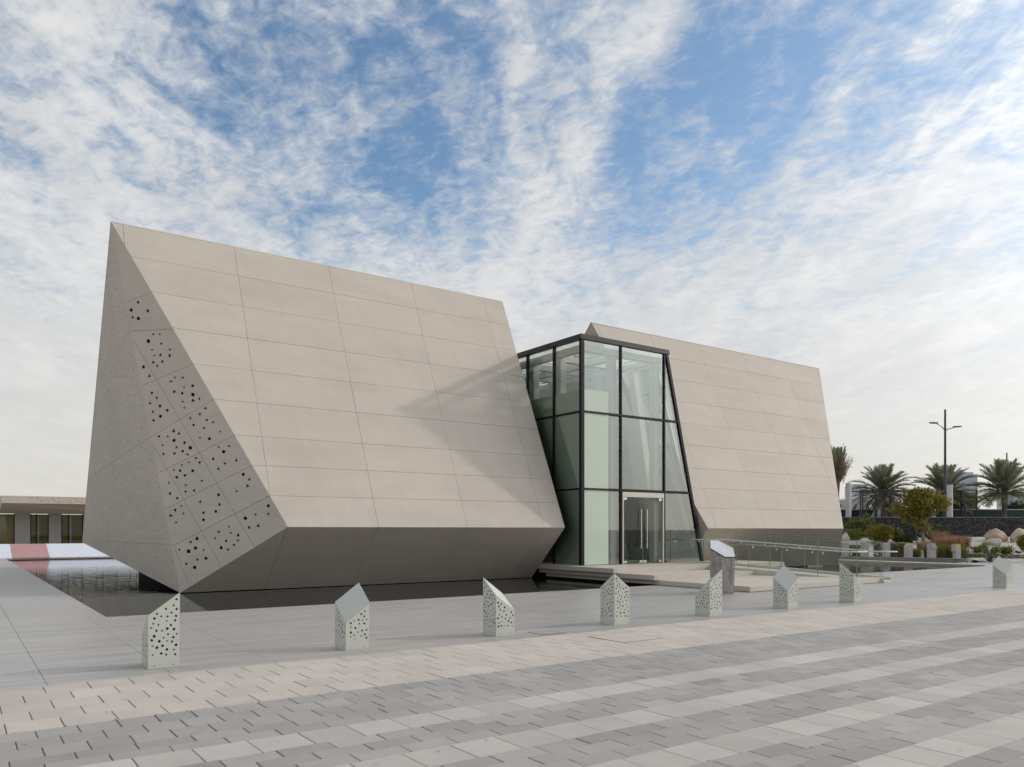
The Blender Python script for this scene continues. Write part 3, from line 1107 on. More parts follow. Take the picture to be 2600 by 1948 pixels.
def wing():
    s0, n0 = 21.45, -22.35
    out = []
    for i in range(40):
        t = 2 * math.pi * i / 40
        r = .27 * (1 + .12 * math.cos(t))
        hgt = 2.32 * math.sin(t)
        out.append(W(s0 - .18 * math.sin(t) + r * math.cos(t) * (1 - .28 * math.sin(t)), n0, FL + 2.45 + hgt))
    m_ = MB()
    m_.tube(out + [out[0]], .022, 6, cap=False)
    m_.build('rim', M['wing'], w)
    m_ = MB()
    for a, b_ in ((30, 10), (28, 12), (32, 8), (26, 14), (34, 6), (33, 3), (27, 17)):
        m_.tube([out[a % 40], out[a % 40].lerp(out[b_ % 40], .5) + EV * .05, out[b_ % 40]], .011, 5)
    m_.build('vein', M['wing'], w)
    m_ = MB()
    for k in range(26):
        t = .03 + .036 * k
        p, q = out[30].lerp(out[10], t), None
        for sg in (-1, 1):
            m_.tube([p, p + EV * sg * .22 * math.sin(math.pi * min(1, t + .1)) ** .7 + ZV * .16], .006, 4)
    m_.build('cross_veins', M['wing'], w)
    m_ = MB()
    m_.poly([p - NV * .01 for p in out])
    m_.build('membrane', M['membrane'], w)


M['membrane'] = glass_mat('wing_membrane', (.55, .57, .50), .6, .03)
wing()

# ================================================================ STEPS, RAMP, BALUSTRADES
st = empty('entrance_steps', W(19, -16, 0), 'cream stone stepped platforms leading up to the glass entrance', 'steps')


def platform(z0, z1, s0, s1, n0, n1, step=1.62):
    s = s0
    while s < s1 - .05:
        e = min(s + step, s1)
        if s1 - e < .4:
            e = s1
        m_ = MB()
        m_.sbox(s + .0015, e - .0015, n0, n1, z0, z1)
        m_.build('step_block', M['limestone'], st)
        s = e


platform(.292, FL, 16.72, 25.4, -28.2, -18.07)
platform(.147, .290, 16.88, 20.1, -22.1, -16.48)
m_ = MB()
m_.prism([W(20.102, -18.0, .147), W(20.75, -18.0, .147), W(21.55, -16.48, .147), W(20.102, -16.48, .147)], ZV * .143)
m_.build('step_block', M['limestone'], st)
platform(.012, .145, 17.05, 20.3, -21.9, -13.18)
m_ = MB()
m_.prism([W(20.302, -18.0, .012), W(20.73, -18.0, .012), W(21.62, -16.36, .012), W(23.35, -13.18, .012), W(20.302, -13.18, .012)], ZV * .133)
m_.build('step_block', M['limestone'], st)
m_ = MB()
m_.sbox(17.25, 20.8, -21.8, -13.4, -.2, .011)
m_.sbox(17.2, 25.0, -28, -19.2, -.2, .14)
m_.build('recessed_base', M['core'], st)  # black colour stands for the shadow gap under the steps

# the ramp runs askew from the top platform to the plaza
rp = empty('access_ramp', W(22.6, -15.2, 0), 'cream stone ramp rising to the entrance along the right side of the steps', 'ramp')
TS, TN = .479, .878


def R(t, o, z=0.0):
    """ramp coordinates: t down the slope, o across it (to the right)"""
    return W(21.64 + TS * t + TN * o, -16.36 + TN * t - TS * o, z)


def zr(t):
    return .321 - .078 * t


T1 = 3.72


def wedge(name, o0, o1, prof, mat='limestone'):
    """prof: (t, top) pairs from high to low"""
    m_ = MB()
    pts = [R(prof[0][0], o0, -.05)] + [R(t, o0, z) for t, z in prof] + [R(prof[-1][0], o0, -.05)]
    m_.prism(pts, R(0, o1) - R(0, o0))
    return m_.build(name, M[mat], rp)


wedge('left_kerb', 0, .42, [(-1.45, zr(-1.45)), (2.2, zr(2.2)), (T1, .147)])
wedge('ramp_deck', .421, 1.55, [(-1.9, .431), (-1.5, zr(-1.5) - .02), (3.9, .004)])
wedge('right_kerb', 1.551, 1.80, [(-5.4, .50), (-1.5, .50), (3.9, .10)])
m_ = MB()
m_.prism([W(23.42, -28, .30), W(25.3, -28, .30), W(25.3, -20.2, .30), W(23.42, -18.2, .30)], ZV * .131)
m_.build('upper_landing', M['limestone'], rp)


def balustrade(o, edges, base, label, side, r0, r1, hgt=1.14, rail_h=.80):
    root = empty('glass_balustrade', R((edges[0] + edges[-1]) / 2, o, 0), label, 'balustrade', 'glass balustrades of the ramp')
    for a, b in zip(edges[:-1], edges[1:]):
        a2, b2 = a + .006, b - .006
        m_ = MB()
        m_.poly([R(a2, o, base(a2)), R(b2, o, base(b2)), R(b2, o, base(b2) + hgt), R(a2, o, base(a2) + hgt)])
        p = m_.build('pane', M['glass_rail'], root)
        m_ = MB()
        for x in (a2, b2):
            m_.bar(R(x, o, base(x) - .03), R(x, o, base(x) + hgt), .008, .012)
        m_.bar(R(a2, o, base(a2) + hgt), R(b2, o, base(b2) + hgt), .010, .006)
        m_.build('pane_edge', M['edge'], p)
    hr = lambda t: base(t) + rail_h
    ro = o + side * .085
    m_ = MB()
    m_.tube([R(r0, ro, hr(r0)), R(-1.4, ro, hr(-1.4)), R(r1 - .6, ro, hr(r1 - .6)), R(r1, ro, hr(r1 - .6) - .006)] if r0 < -1.5 else [R(r0, ro, hr(r0)), R(r1 - .6, ro, hr(r1 - .6)), R(r1, ro, hr(r1 - .6) - .006)], .026, 10)
    m_.build('handrail', M['steel'], root, smooth=True)
    for a, b in zip(edges[:-1], edges[1:]):
        for x in (a + .16, b - .16):
            m_ = MB()
            m_.tube([R(x, o, hr(x) - .075), R(x, ro, hr(x) - .075), R(x, ro, hr(x) - .01)], .011, 6)
            m_.tube([R(x, o - .03, hr(x) - .075), R(x, o + .03, hr(x) - .075)], .028, 10)
            m_.build('rail_bracket', M['steel'], root)
    return root


balustrade(.06, [-.36, .70, 1.80, 2.95, 3.70], lambda t: max(zr(t), .15), 'nearer glass balustrade with steel handrail, on the left kerb of the ramp', 1, -1.0, 3.25)
balustrade(1.72, [-4.6, -3.4, -2.2, -1.05, .1, 1.25, 2.4, 3.6], lambda t: .50 if t < -1.5 else .50 - .0741 * (t + 1.5), 'farther glass balustrade with steel handrail, on the right kerb of the ramp', -1, -4.4, 4.1)

# --- stone lectern
def lectern():
    root = empty('stone_lectern', (5.45, 20.4, 0), 'rough-hewn grey stone lectern with slanted pale tablet, in front of the steps', 'lectern')
    top = [Vector(p) for p in ((5.43, 19.97, .925), (5.70, 20.02, .925), (5.77, 20.45, 1.135), (5.47, 20.82, 1.33), (5.24, 20.77, 1.33), (5.13, 20.30, 1.14))]
    cen = Vector((5.45, 20.4, 0))
    ring = []
    for i in range(6):
        a, b_ = top[i], top[(i + 1) % 6]
        for k in range(18):
            ring.append((a.lerp(b_, k / 18), k == 0))
    rows_ = 70
    m_ = MB()
    N = len(ring)
    for j in range(rows_ + 1):
        t = j / rows_
        for i, (p, cor) in enumerate(ring):
            z = p.z * t
            sc_ = .88 + .13 * t
            q = Vector((cen.x + (p.x - cen.x) * sc_, cen.y + (p.y - cen.y) * sc_, z))
            d = (q - Vector((cen.x, cen.y, z))).normalized()
            g = noise.noise(Vector((q.x * 34, q.y * 34, z * 7))) * .030 + noise.noise(Vector((q.x * 60, q.y * 60, z * 26 + 5))) * .016
            if j == rows_ or cor:
                g *= .4
            m_.v.append(tuple(q + d * g))
    for j in range(rows_):
        for i in range(N):
            k = (i + 1) % N
            m_.f.append((j * N + i, j * N + k, (j + 1) * N + k, (j + 1) * N + i))
            m_.tone.append(.5)
    m_.build('plinth', M['basalt'], root)
    up = (top[1] - top[0]).cross(top[3] - top[0]).normalized()
    m_ = MB()
    m_.prism([p + up * .004 + (p - Vector((5.45, 20.4, p.z))) * .015 for p in top], up * .016)
    m_.build('tablet_bed', M['black'], root)
    m_ = MB()
    m_.prism([p + up * .021 + (p - Vector((5.45, 20.4, p.z))) * -.02 for p in top], up * .018)
    tb = m_.build('tablet', M['tablet'], root)
    # faint engraved lines
    m_ = MB()
    o = (top[0] + top[1]) / 2 + up * .0405
    bk = (top[3] + top[4]) / 2 + up * .0405
    d = (bk - o).normalized()
    sd = d.cross(up).normalized()
    for k in range(7):
        c = o.lerp(bk, .30 + .075 * k)
        ww = .15 + .05 * ((k * 7) % 3)
        m_.poly([c - sd * ww * .5 - d * .004, c + sd * ww * .5 - d * .004, c + sd * ww * .5 + d * .004, c - sd * ww * .5 + d * .004])
    m_.build('engraving', M['engrave'], tb)


M['engrave'] = make_mat('faint_engraving', (.52, .54, .54), rough=.6)
lectern()


# ================================================================ BOLLARDS
def make_bollard(high, seed):
    """square perforated steel bollard, .36 m, cut on a slant; high = index of the tallest corner (0 front, 1 right, 2 back, 3 left)"""
    wd = .36
    cor = [Vector((0, 0, 0)), EV * wd, EV * wd - NV * wd, -NV * wd]
    hh = {0: .895, 1: .635, 2: .38, 3: .635}
    zt = [hh[(i - high) % 4] for i in range(4)]
    rg = random.Random(seed)
    parts = []
    for i in range(4):
        j = (i + 1) % 4
        a, b_ = cor[i], cor[j]
        x = (b_ - a).normalized()
        nrm = x.cross(ZV).normalized()
        outer = [Vector((0, 0)), Vector((wd, 0)), Vector((wd, zt[j])), Vector((0, zt[i]))]
        hs = []
        tries = 0
        while tries < 1500:
            tries += 1
            q = Vector((rg.uniform(.035, wd - .035), rg.uniform(.135, .85)))
            lim = zt[i] + (zt[j] - zt[i]) * q.x / wd
            if q.y > lim - .055:
                continue
            if any((q - h).length < .054 for h in hs):
                continue
            hs.append(q)
        loops = [hole_shape(h, rg.uniform(.0160, .0200), rg, (3, 3, 4, 5, 6)) for h in hs]
        m_ = perforated(outer, loops, lambda q, a=a, x=x: a + x * q.x + ZV * q.y, nrm, .004)
        parts.append(('side_panel', m_, M['bollard']))
        m_ = MB()
        for sx in (.075, wd - .075):
            c = a + x * sx + ZV * .03
            m_.tube([c - nrm * .002, c + nrm * .004], .0075, 8)
        parts.append(('screw', m_, M['screw']))
    m_ = MB()
    g = .02
    top = [cor[i] + ZV * zt[i] for i in range(4)]
    m_.prism([p - ZV * .006 for p in top], ZV * .007)
    parts.append(('slanted_top', m_, M['bollard']))
    m_ = MB()
    lo = [EV * .012 - NV * .012, EV * (wd - .012) - NV * .012, EV * (wd - .012) - NV * (wd - .012), EV * .012 - NV * (wd - .012)]
    hi = [lo[i] + ZV * (zt[i] - .03) for i in range(4)]
    for i in range(4):
        j = (i + 1) % 4
        m_.poly([lo[i], lo[j], hi[j], hi[i]])
    m_.poly(hi)
    parts.append(('shade_liner', m_, M['bollard_in']))  # dark box added inside, stands for the shade seen through the holes
    return parts


BOLL = [((-4.299, 9.249), 1, 'nearest perforated steel bollard, front left, tallest at its right corner'),
        ((-2.268, 10.668), 2, 'second perforated bollard from the left, slanted top facing the viewer'),
        ((-.249, 12.081), 3, 'third perforated bollard from the left, pointed at its left corner'),
        ((1.765, 13.512), 0, 'fourth perforated bollard from the left, rising to a peak at its front edge'),
        ((3.754, 14.871), 1, 'perforated steel bollard standing right before the stone lectern'),
        ((5.735, 16.287), 2, 'sixth perforated bollard from the left, before the steps, showing its slanted top'),
        ((7.722, 17.691), 3, 'seventh perforated bollard from the left, before the ramp, pointed at its left corner'),
        ((13.932, 22.081), 2, 'farthest perforated bollard, alone at the right edge of the plaza')]
for k, ((x, y), high, lab) in enumerate(BOLL):
    root = empty('perforated_bollard', (x, y, 0), lab, 'bollard', 'perforated slant-topped bollards along the plaza edge')
    for nm, m_, mt in make_bollard(high, 40 + k):
        me = m_.mesh(nm, mt)
        link(nm, me, root, (0, 0, .002))
    # thin footing plate
    m_ = MB()
    m_.prism([EV * -.012 + NV * .012, EV * .372 + NV * .012, EV * .372 - NV * .372, EV * -.012 - NV * .372], ZV * .0018)
    link('footing', m_.mesh('footing', M['slab']), root, (0, 0, .0004))

# access covers let into the paving
for (s0, s1, n0, n1, lab, mk) in ((7.50, 7.95, -10.13, -9.72, 'small square access cover in the grey slabs between third and fourth bollards', 'slab'),
                                  (7.95, 8.77, -9.17, -8.37, 'larger square access cover let into the beige pavers', 'beige')):
    root = empty('access_cover', W(s0, n0, 0), lab, 'cover')
    m_ = MB()
    t = .008
    m_.sbox(s0, s1, n0, n0 + t, 0, .0035)
    m_.sbox(s0, s1, n1 - t, n1, 0, .0035)
    m_.sbox(s0, s0 + t, n0 + t, n1 - t, 0, .0035)
    m_.sbox(s1 - t, s1, n0 + t, n1 - t, 0, .0035)
    m_.build('rim', M['darkmetal'], root)
    m_ = MB()
    m_.sbox(s0 + t, s1 - t, n0 + t, n1 - t, -.001, .0030)
    m_.build('lid', M[mk], root)


# ================================================================ LOW PAVILION AT THE FAR LEFT
def low_pavilion():
    n0, n1 = -59.7, -62.9
    sl, sr = 2.42, 16.0
    root = empty('low_pavilion', W(8, -61, 0), 'low cream pavilion with perforated folded canopy at the far left', 'building')
    rg = random.Random(8)
    s_ = sl
    zt = 3.36
    while s_ < sr - .1:
        e = min(s_ + 1.55, sr)
        outer = [Vector((0, 0)), Vector((e - s_ - .006, 0)), Vector((e - s_ - .006, .46)), Vector((0, .46))]
        hs = []
        if s_ > sl + .6:
            for _ in range(60):
                q = Vector((rg.uniform(.1, e - s_ - .1), rg.uniform(.08, .38)))
                if all((q - h).length > .13 for h in hs) and rg.random() < .6:
                    hs.append(q)
        m_ = perforated(outer, [hole_shape(h, .038, rg) for h in hs[:18]], lambda q, s0=s_: W(s0 + q.x, n0, zt + q.y), NV, .03)
        m_.build('fascia_panel', M['concrete'], root)
        s_ = e
    m_ = MB()
    m_.sbox(sl + .02, sr, n0 - .10, n0 - .06, zt + .01, zt + .44)
    m_.build('fascia_backing', M['core'], root)
    P0, P1, P2, P3 = W(sl, n0 - .005, zt), W(sl, n1, 2.74), W(sr, n1, 2.74), W(sr, n0 - .005, zt)
    fold = W(sl + 5.6, n0 - 1.9, 2.86)
    m_ = MB()
    m_.poly([P0, P1, P2, fold])
    m_.poly([P0, fold, P2, P3])
    m_.build('soffit', M['concrete'], root)
    m_ = MB()
    m_.poly([W(sl, n0, zt + .465), W(sr, n0, zt + .465), W(sr, -72, 3.95), W(sl, -72, 3.95)])
    m_.poly([P0, W(sl, n0, zt + .465), W(sl, -72, 3.95), W(sl, -72, 2.7), P1])
    m_.build('roof', M['concrete'], root)
    bays = [(.6, 3.3), (4.2, 5.3), (6.05, 7.4), (8.2, 9.6), (10.4, 11.8)]
    xs = -2.0
    for a, b_ in bays + [(14.0, 16.0)]:
        m_ = MB()
        m_.sbox(xs, a, n1 - .3, n1 - .001, 0, 2.74)
        m_.build('wall_pier', M['grey_wall'], root)
        xs = b_
    for a, b_ in bays:
        m_ = MB()
        m_.poly([W(a, n1 - .12, 0), W(b_, n1 - .12, 0), W(b_, n1 - .12, 2.72), W(a, n1 - .12, 2.72)])
        wn = m_.build('window', M['glass_low'], root)
        m_ = MB()
        for xx in (a + .03, a + (b_ - a) * .34, b_ - .03):
            m_.sbox(xx - .035, xx + .035, n1 - .16, n1 - .08, 0, 2.72)
        m_.build('window_frame', M['frame'], wn)
        m_ = MB()
        m_.sbox(a + (b_ - a) * .40, a + (b_ - a) * .47, n1 - .20, n1 - .17, 0, 2.6)
        m_.build('curtain_edge', M['tower'], wn)
    m_ = MB()
    m_.sbox(-2, 16, n1 - 2.8, n1 - 2.6, 0, 2.74)
    m_.build('rear_room_wall', M['warm_wall'], root)
    m_ = MB()
    m_.sbox(-2, 16, n1 - 2.59, n1 - .31, -.02, .02)
    m_.build('room_floor', M['warm_wall'], root)


low_pavilion()

# sloping white stone bank at the head of the pool, with one rose-coloured length
bank = empty('stone_bank', W(5, -53, 0), 'low sloping white stone bank with a rose-coloured length, beyond the left arm of the pool', 'bank')
for s0, s1, mk, lab in ((-8, 2.62, 'whitestone', None), (2.625, 4.45, 'pink', 'rose-coloured length of the bank'), (4.455, 8.8, 'whitestone', None), (8.805, 14.0, 'whitestone', None)):
    m_ = MB()
    m_.prism([W(s0, -52.35, .0), W(s0, -52.35, .06), W(s0, -54.6, .80), W(s0, -55.2, .80), W(s0, -55.2, 0)], EV * (s1 - s0))
    o = m_.build('bank_block', M[mk], bank)
    if lab:
        o['label'] = lab

# ================================================================ GARDEN ON THE RIGHT
def hill(x, y):
    t = min(max((y - 40.5) / 16., 0), 1)
    return .12 + 1.0 * t * t * (3 - 2 * t)


def border_s(nn):
    return 42.9 if nn > -18.5 else 40.25


def hill_eff(x, y):
    s, nn = x * EX + y * EY, x * EY - y * EX
    t = min(max((s - border_s(nn)) / .8, 0), 1)
    return .012 + (hill(x, y) - .012) * t + noise.noise(Vector((x * .5, y * .5, 0))) * .05 * t


mb = MB()
nx, ny = 150, 80
idx = {}
for j in range(ny + 1):
    for i in range(nx + 1):
        x, y = 14 + 46 * i / nx, 35 + 24 * j / ny
        idx[i, j] = len(mb.v)
        mb.v.append((x, y, hill_eff(x, y)))
for j in range(ny):
    for i in range(nx):
        x, y = 14 + 46 * (i + .5) / nx, 35 + 24 * (j + .5) / ny
        s, nn = x * EX + y * EY, x * EY - y * EX
        if s > border_s(nn):
            mb.f.append((idx[i, j], idx[i + 1, j], idx[i + 1, j + 1], idx[i, j + 1]))
            mb.tone.append(.5)
bed = mb.build('gravel_bed', M['gravel'], smooth=True)
tag(bed, 'pale gravel planting bed rising to the gabion wall', None, kind='structure')
# loose stones on the gravel: uncountable
rg = random.Random(21)
mb = MB()
for _ in range(5200):
    x, y = rg.uniform(18, 36), rg.uniform(37.5, 54)
    s, nn = x * EX + y * EY, x * EY - y * EX
    if s < border_s(nn) + .05:
        continue
    r = rg.uniform(.018, .045)
    z = hill_eff(x, y)
    a = rg.uniform(0, 6.28)
    p = [(x + math.cos(a + k * 2.09) * r, y + math.sin(a + k * 2.09) * r, z - .004) for k in range(3)]
    t = (x + rg.uniform(-.3, .3) * r, y + rg.uniform(-.3, .3) * r, z + r * rg.uniform(.6, 1.0))
    tn = rg.random()
    for k in range(3):
        mb.poly([p[k], p[(k + 1) % 3], t], tn)
tag(mb.build('loose_gravel', make_mat('gravel_stones', (.50, .44, .38), rough=.95, var=.1, tone=.35)), 'loose pale pebbles strewn over the planting bed', 'gravel', kind='stuff')

# low stone wall at the head of the right arm of the pool
lw = empty('low_wall', W(39.9, -22, 0), 'low dark grey stone wall edging the planting bed', 'wall')
k = 0
nn = -18.45
while nn > -30:
    s_of = lambda q: 40.62 + (q + 18.45) * .30 if q > -24.5 else 38.8
    sa, sb = s_of(nn), s_of(nn - .9)
    m_ = MB()
    m_.prism([W(sa, nn - .003, 0), W(sa + .45, nn - .003, 0), W(sb + .45, nn - .897, 0), W(sb, nn - .897, 0)], ZV * .21)
    m_.build('wall_stone', M['lowwall'], lw)
    nn -= .9
mb = MB()
mb.prism([W(38.02, -16.52, .004), W(38.75, -17.4, .004), W(38.55, -40, .004), W(38.02, -40, .004)], ZV * .05)
tag(mb.build('pool_coping', M['limestone']), 'pale stone coping strip along the right edge of the pool', 'coping')


# --- carved concrete posts standing on the low wall
def carved_post(p, kind, lab):
    root = empty('carved_post', p, lab, 'post', 'carved concrete posts along the low wall')
    w_, h_ = .335, .74
    x = Vector((1, .25, 0)).normalized()
    y = Vector((-.25, 1, 0)).normalized()
    P = lambda a, z, d=0: p + x * a + ZV * z + y * d
    m_ = MB()
    if kind == 0:
        m_.prism([P(-w_ / 2, 0), P(w_ / 2, 0), P(w_ / 2, h_), P(-w_ / 2, h_)], y * .25)
    elif kind == 1:      # corner cut off, notch
        m_.prism([P(-w_ / 2, 0), P(w_ / 2, 0), P(w_ / 2, h_), P(.02, h_), P(-w_ / 2, h_ - .17)], y * .25)
        m_.prism([P(-.11, .42, -.002), P(.11, .28, -.002), P(-.11, .20, -.002)], -y * .02)
    elif kind == 2:      # two blocks with a ledge
        m_.prism([P(-w_ / 2, 0), P(w_ / 2, 0), P(w_ / 2, h_ - .14), P(w_ / 2 - .07, h_), P(-w_ / 2, h_)], y * .25)
        m_.prism([P(-w_ / 2 + .02, .47, -.001), P(w_ / 2, .47, -.001), P(w_ / 2, h_ - .15, -.001), P(-w_ / 2 + .02, h_ - .02, -.001)], -y * .05)
    else:                # stepped head on a narrower foot
        m_.prism([P(-.09, 0), P(w_ / 2, 0), P(w_ / 2, h_ - .2), P(w_ / 2 - .05, h_ - .02), P(-w_ / 2, h_ - .02), P(-w_ / 2, .36), P(-.09, .36)], y * .25)
    m_.build('shaft', M['post'], root)
    if kind in (1, 3):
        m_ = MB()
        if kind == 1:
            m_.poly([P(-w_ / 2, h_ - .165, -.004), P(.02, h_ + .004, -.004), P(.02, h_ + .004, .254), P(-w_ / 2, h_ - .165, .254)])
        else:
            m_.poly([P(-w_ / 2 + .08, h_ - .2, -.004), P(w_ / 2, h_ - .2, -.004), P(w_ / 2 - .05, h_ - .015, -.004), P(-w_ / 2, h_ - .015, -.004)])
        m_.build('ochre_face', M['post_gold'], root)


POSTS = [((18.15, 42.52), 0, 'narrow plain concrete post nearest the right-hand block, behind the balustrade'),
         ((19.06, 42.15), 0, 'second plain concrete post from the right-hand block'),
         ((20.03, 41.78), 0, 'plain concrete post standing before the clipped grey-green hedge'),
         ((20.51, 40.37), 1, 'concrete post with sliced ochre corner and carved triangle'),
         ((21.26, 39.53), 2, 'concrete post with stepped head, in front of the green grass clump'),
         ((22.05, 38.73), 3, 'rightmost concrete post, hooked shape with ochre face')]
for (x, y), kd, lab in POSTS:
    carved_post(Vector((x, y, .21)), kd, lab)


# --- gabion wall
def gabion():
    root = empty('gabion_wall', (32, 57, 1.1), 'long dark rubble-filled gabion wall behind the planting bed', 'wall')
    x0, x1, y0, z0, z1 = 20.0, 50.0, 57.0, .95, 2.56
    m_ = MB()
    m_.box(x0, x1, y0 + .06, y0 + .8, z0, z1 - .03)
    m_.build('rubble_core', M['core'], root)
    rg = random.Random(5)
    m_ = MB()
    x = x0
    z = z0
    while z < z1 - .04:
        hgt = rg.uniform(.07, .13)
        x = x0 + rg.uniform(0, .1)
        while x < x1:
            w_ = rg.uniform(.09, .24)
            c = Vector((x + w_ / 2, y0 + .04, z + hgt / 2))
            d = rg.uniform(.02, .06)
            a, b_ = w_ * .47, hgt * .46
            front = [c + Vector((sx * a * rg.uniform(.55, .9), -d, sz * b_ * rg.uniform(.5, .9))) for sx, sz in ((-1, -1), (1, -1), (1, 1), (-1, 1))]
            back = [c + Vector((sx * a, .03, sz * b_)) for sx, sz in ((-1, -1), (1, -1), (1, 1), (-1, 1))]
            tn = rg.random() ** 2.2
            if rg.random() < .05:
                tn = 2.2
            m_.poly(front, tn)
            for i in range(4):
                j = (i + 1) % 4
                m_.poly([front[j], front[i], back[i], back[j]], tn)
            x += w_
        z += hgt
    tag(m_.build('rubble_stones', M['gabion'], root), kind='stuff')
    m_ = MB()
    x = x0
    while x <= x1:
        m_.bar((x, y0 - .035, z0), (x, y0 - .035, z1), .006, .006)
        x += .1
    z = z0
    while z < z1:
        m_.bar((x0, y0 - .042, z), (x1, y0 - .042, z), .006, .006)
        z += .075
    tag(m_.build('wire_mesh', M['wire'], root), kind='stuff')
    m_ = MB()
    m_.box(x0, x1, y0 - .06, y0 + .85, z1 - .025, z1)
    m_.build('coping', M['grey_wall'], root)


gabion()


# ================================================================ PLANTS
def quads_to_mb(m_, c, u, v, tone):
    """arrays of quads: centre c, half axes u, v"""
    b = len(m_.v)
    pts = np.stack([c - u - v, c + u - v, c + u + v, c - u + v], 1).reshape(-1, 3)
    m_.v += [tuple(p) for p in pts.tolist()]
    k = len(c)
    m_.f += [(b + 4 * i, b + 4 * i + 1, b + 4 * i + 2, b + 4 * i + 3) for i in range(k)]
    m_.tone += list(tone)


def foliage(blobs, count, size, seed, aspect=.5, fill=.55, up=0.0):
    """leaf-sized faces spread through uneven ellipsoids: blobs = (x,y,z,rx,ry,rz)"""
    g = np.random.default_rng(seed)
    B = np.array(blobs, float)
    wgt = (B[:, 3] * B[:, 4] * B[:, 5]) ** (2 / 3)
    which = g.choice(len(B), count, p=wgt / wgt.sum())
    d = g.normal(size=(count, 3))
    d /= np.linalg.norm(d, axis=1)[:, None]
    lump = np.array([noise.noise(Vector(tuple(q * 2.6 + i * 3.1))) for q, i in zip(d, which)])
    r = (fill + (1 - fill) * g.random(count) ** .5) * (1 + .42 * lump)
    c = B[which, :3] + d * r[:, None] * B[which, 3:6]
    a = g.normal(size=(count, 3))
    a[:, 2] += up
    a /= np.linalg.norm(a, axis=1)[:, None]
    b = np.cross(a, g.normal(size=(count, 3)))
    b /= np.linalg.norm(b, axis=1)[:, None]
    s = size * g.uniform(.6, 1.35, count)
    m_ = MB()
    tone = np.clip(.45 + .38 * lump + g.normal(0, .2, count), 0, 1)
    quads_to_mb(m_, c, a * s[:, None], b * (s * aspect)[:, None], tone)
    return m_


def blades(x, y, z, rad, h, count, width, seed, spread=.5, tone=(0, 1)):
    g = np.random.default_rng(seed)
    m_ = MB()
    for _ in range(count):
        a, r = g.uniform(0, 6.283), rad * math.sqrt(g.random())
        bx, by = x + r * math.cos(a), y + r * math.sin(a)
        hh = h * g.uniform(.55, 1.1)
        a2 = a + g.normal(0, .7)
        lean = spread * g.uniform(.15, 1) * hh
        dx, dy = math.cos(a2) * lean, math.sin(a2) * lean
        px, py = -math.sin(a2) * width / 2, math.cos(a2) * width / 2
        tn = g.uniform(*tone)
        m1 = (bx + dx * .35, by + dy * .35, z + hh * .65)
        t_ = (bx + dx, by + dy, z + hh * (1 - .25 * spread))
        m_.poly([(bx - px, by - py, z - .03), (bx + px, by + py, z - .03), (m1[0] + px * .8, m1[1] + py * .8, m1[2]), (m1[0] - px * .8, m1[1] - py * .8, m1[2])], tn)
        m_.poly([(m1[0] - px * .8, m1[1] - py * .8, m1[2]), (m1[0] + px * .8, m1[1] + py * .8, m1[2]), t_], tn)
    return m_


def shrub(name, label, pos, w_, h_, mat, count, size, seed, cat='shrub', group=None, lobes=7):
    x, y = pos
    z = hill_eff(x, y)
    rg = random.Random(seed)
    root = empty(name, (x, y, z), label, cat, group)
    bl = []
    for k in range(lobes):
        a = rg.uniform(0, 6.28)
        r = rg.uniform(.15, .58)
        zz = rg.uniform(.30, .68)
        s_ = rg.uniform(.28, .46)
        bl.append((x + math.cos(a) * r * w_ / 2, y + math.sin(a) * r * w_ / 2, z + h_ * zz, w_ / 2 * s_ * 1.25, w_ / 2 * s_ * 1.25, h_ * s_ * .85))
    bl.append((x, y, z + h_ * .42, w_ * .36, w_ * .34, h_ * .42))
    foliage(bl, count, size, seed).build('foliage', M[mat], root)
    m_ = MB()
    for k in range(6):
        a = rg.uniform(0, 6.28)
        m_.tube([(x, y, z - .05), (x + math.cos(a) * w_ * .12, y + math.sin(a) * w_ * .12, z + h_ * .3), (x + math.cos(a) * w_ * .28, y + math.sin(a) * w_ * .28, z + h_ * .65)], [.03, .022, .010], 5)
    m_.build('stem', M['bark2'], root)
    return root


def grass(label, pos, rad, h, count, mat, seed, cat='grass', width=.018, spread=.6, group=None):
    x, y = pos
    z = hill_eff(x, y)
    m_ = blades(x, y, z, rad, h, count, width, seed, spread)
    o = m_.build('grass_clump', M[mat], origin=(x, y, z))
    return tag(o, label, cat, group)


shrub('leafy_shrub', 'large olive shrub beside the right-hand block, before the gabion wall', (24.2, 54.6), 2.5, 1.45, 'olive', 4200, .055, 1, lobes=9)
shrub('leafy_shrub', 'thin upright olive sapling between the large shrub and the gabion wall', (25.2, 55.6), 1.3, 1.75, 'olive', 1500, .05, 2, lobes=5)
shrub('leafy_shrub', 'rounded yellow-green bush before the middle of the gabion wall', (23.9, 50.6), 1.95, 1.25, 'yellow', 4200, .05, 3, lobes=9)
shrub('leafy_shrub', 'yellow-green bush cut by the right edge of the picture', (30.1, 45.8), 1.25, 1.05, 'yellow', 2600, .045, 4)
shrub('leafy_shrub', 'dark evergreen shrub at the foot of the gabion wall behind the tree', (30.2, 55.6), 1.8, .95, 'green', 1800, .055, 5)
shrub('leafy_shrub', 'dark low spiky plants between the yellow bush and the tree', (25.2, 50.3), 1.6, .55, 'green', 1500, .06, 6)
shrub('leafy_shrub', 'dark low shrub at the gabion foot left of the boulders', (28.9, 54.8), 1.5, .7, 'green', 1500, .05, 16)
shrub('leafy_shrub', 'small olive shrub at the gabion foot behind the yellow bush', (27.0, 55.2), 1.2, .75, 'olive', 1200, .05, 17)
grass('tall dry grass tuft with pale heads behind the tree trunk', (27.6, 50.6), .5, .95, 320, 'redgrass', 18)
grass('low green tuft before the clipped hedge block', (21.9, 42.6), .35, .6, 320, 'grass', 19)
grass('bright green grass tuft beside the right-hand block', (22.9, 52.6), .5, .95, 420, 'grass', 7)
grass('green grass clump behind the stepped concrete post', (22.55, 41.6), .62, .85, 900, 'grass', 8, spread=.4)
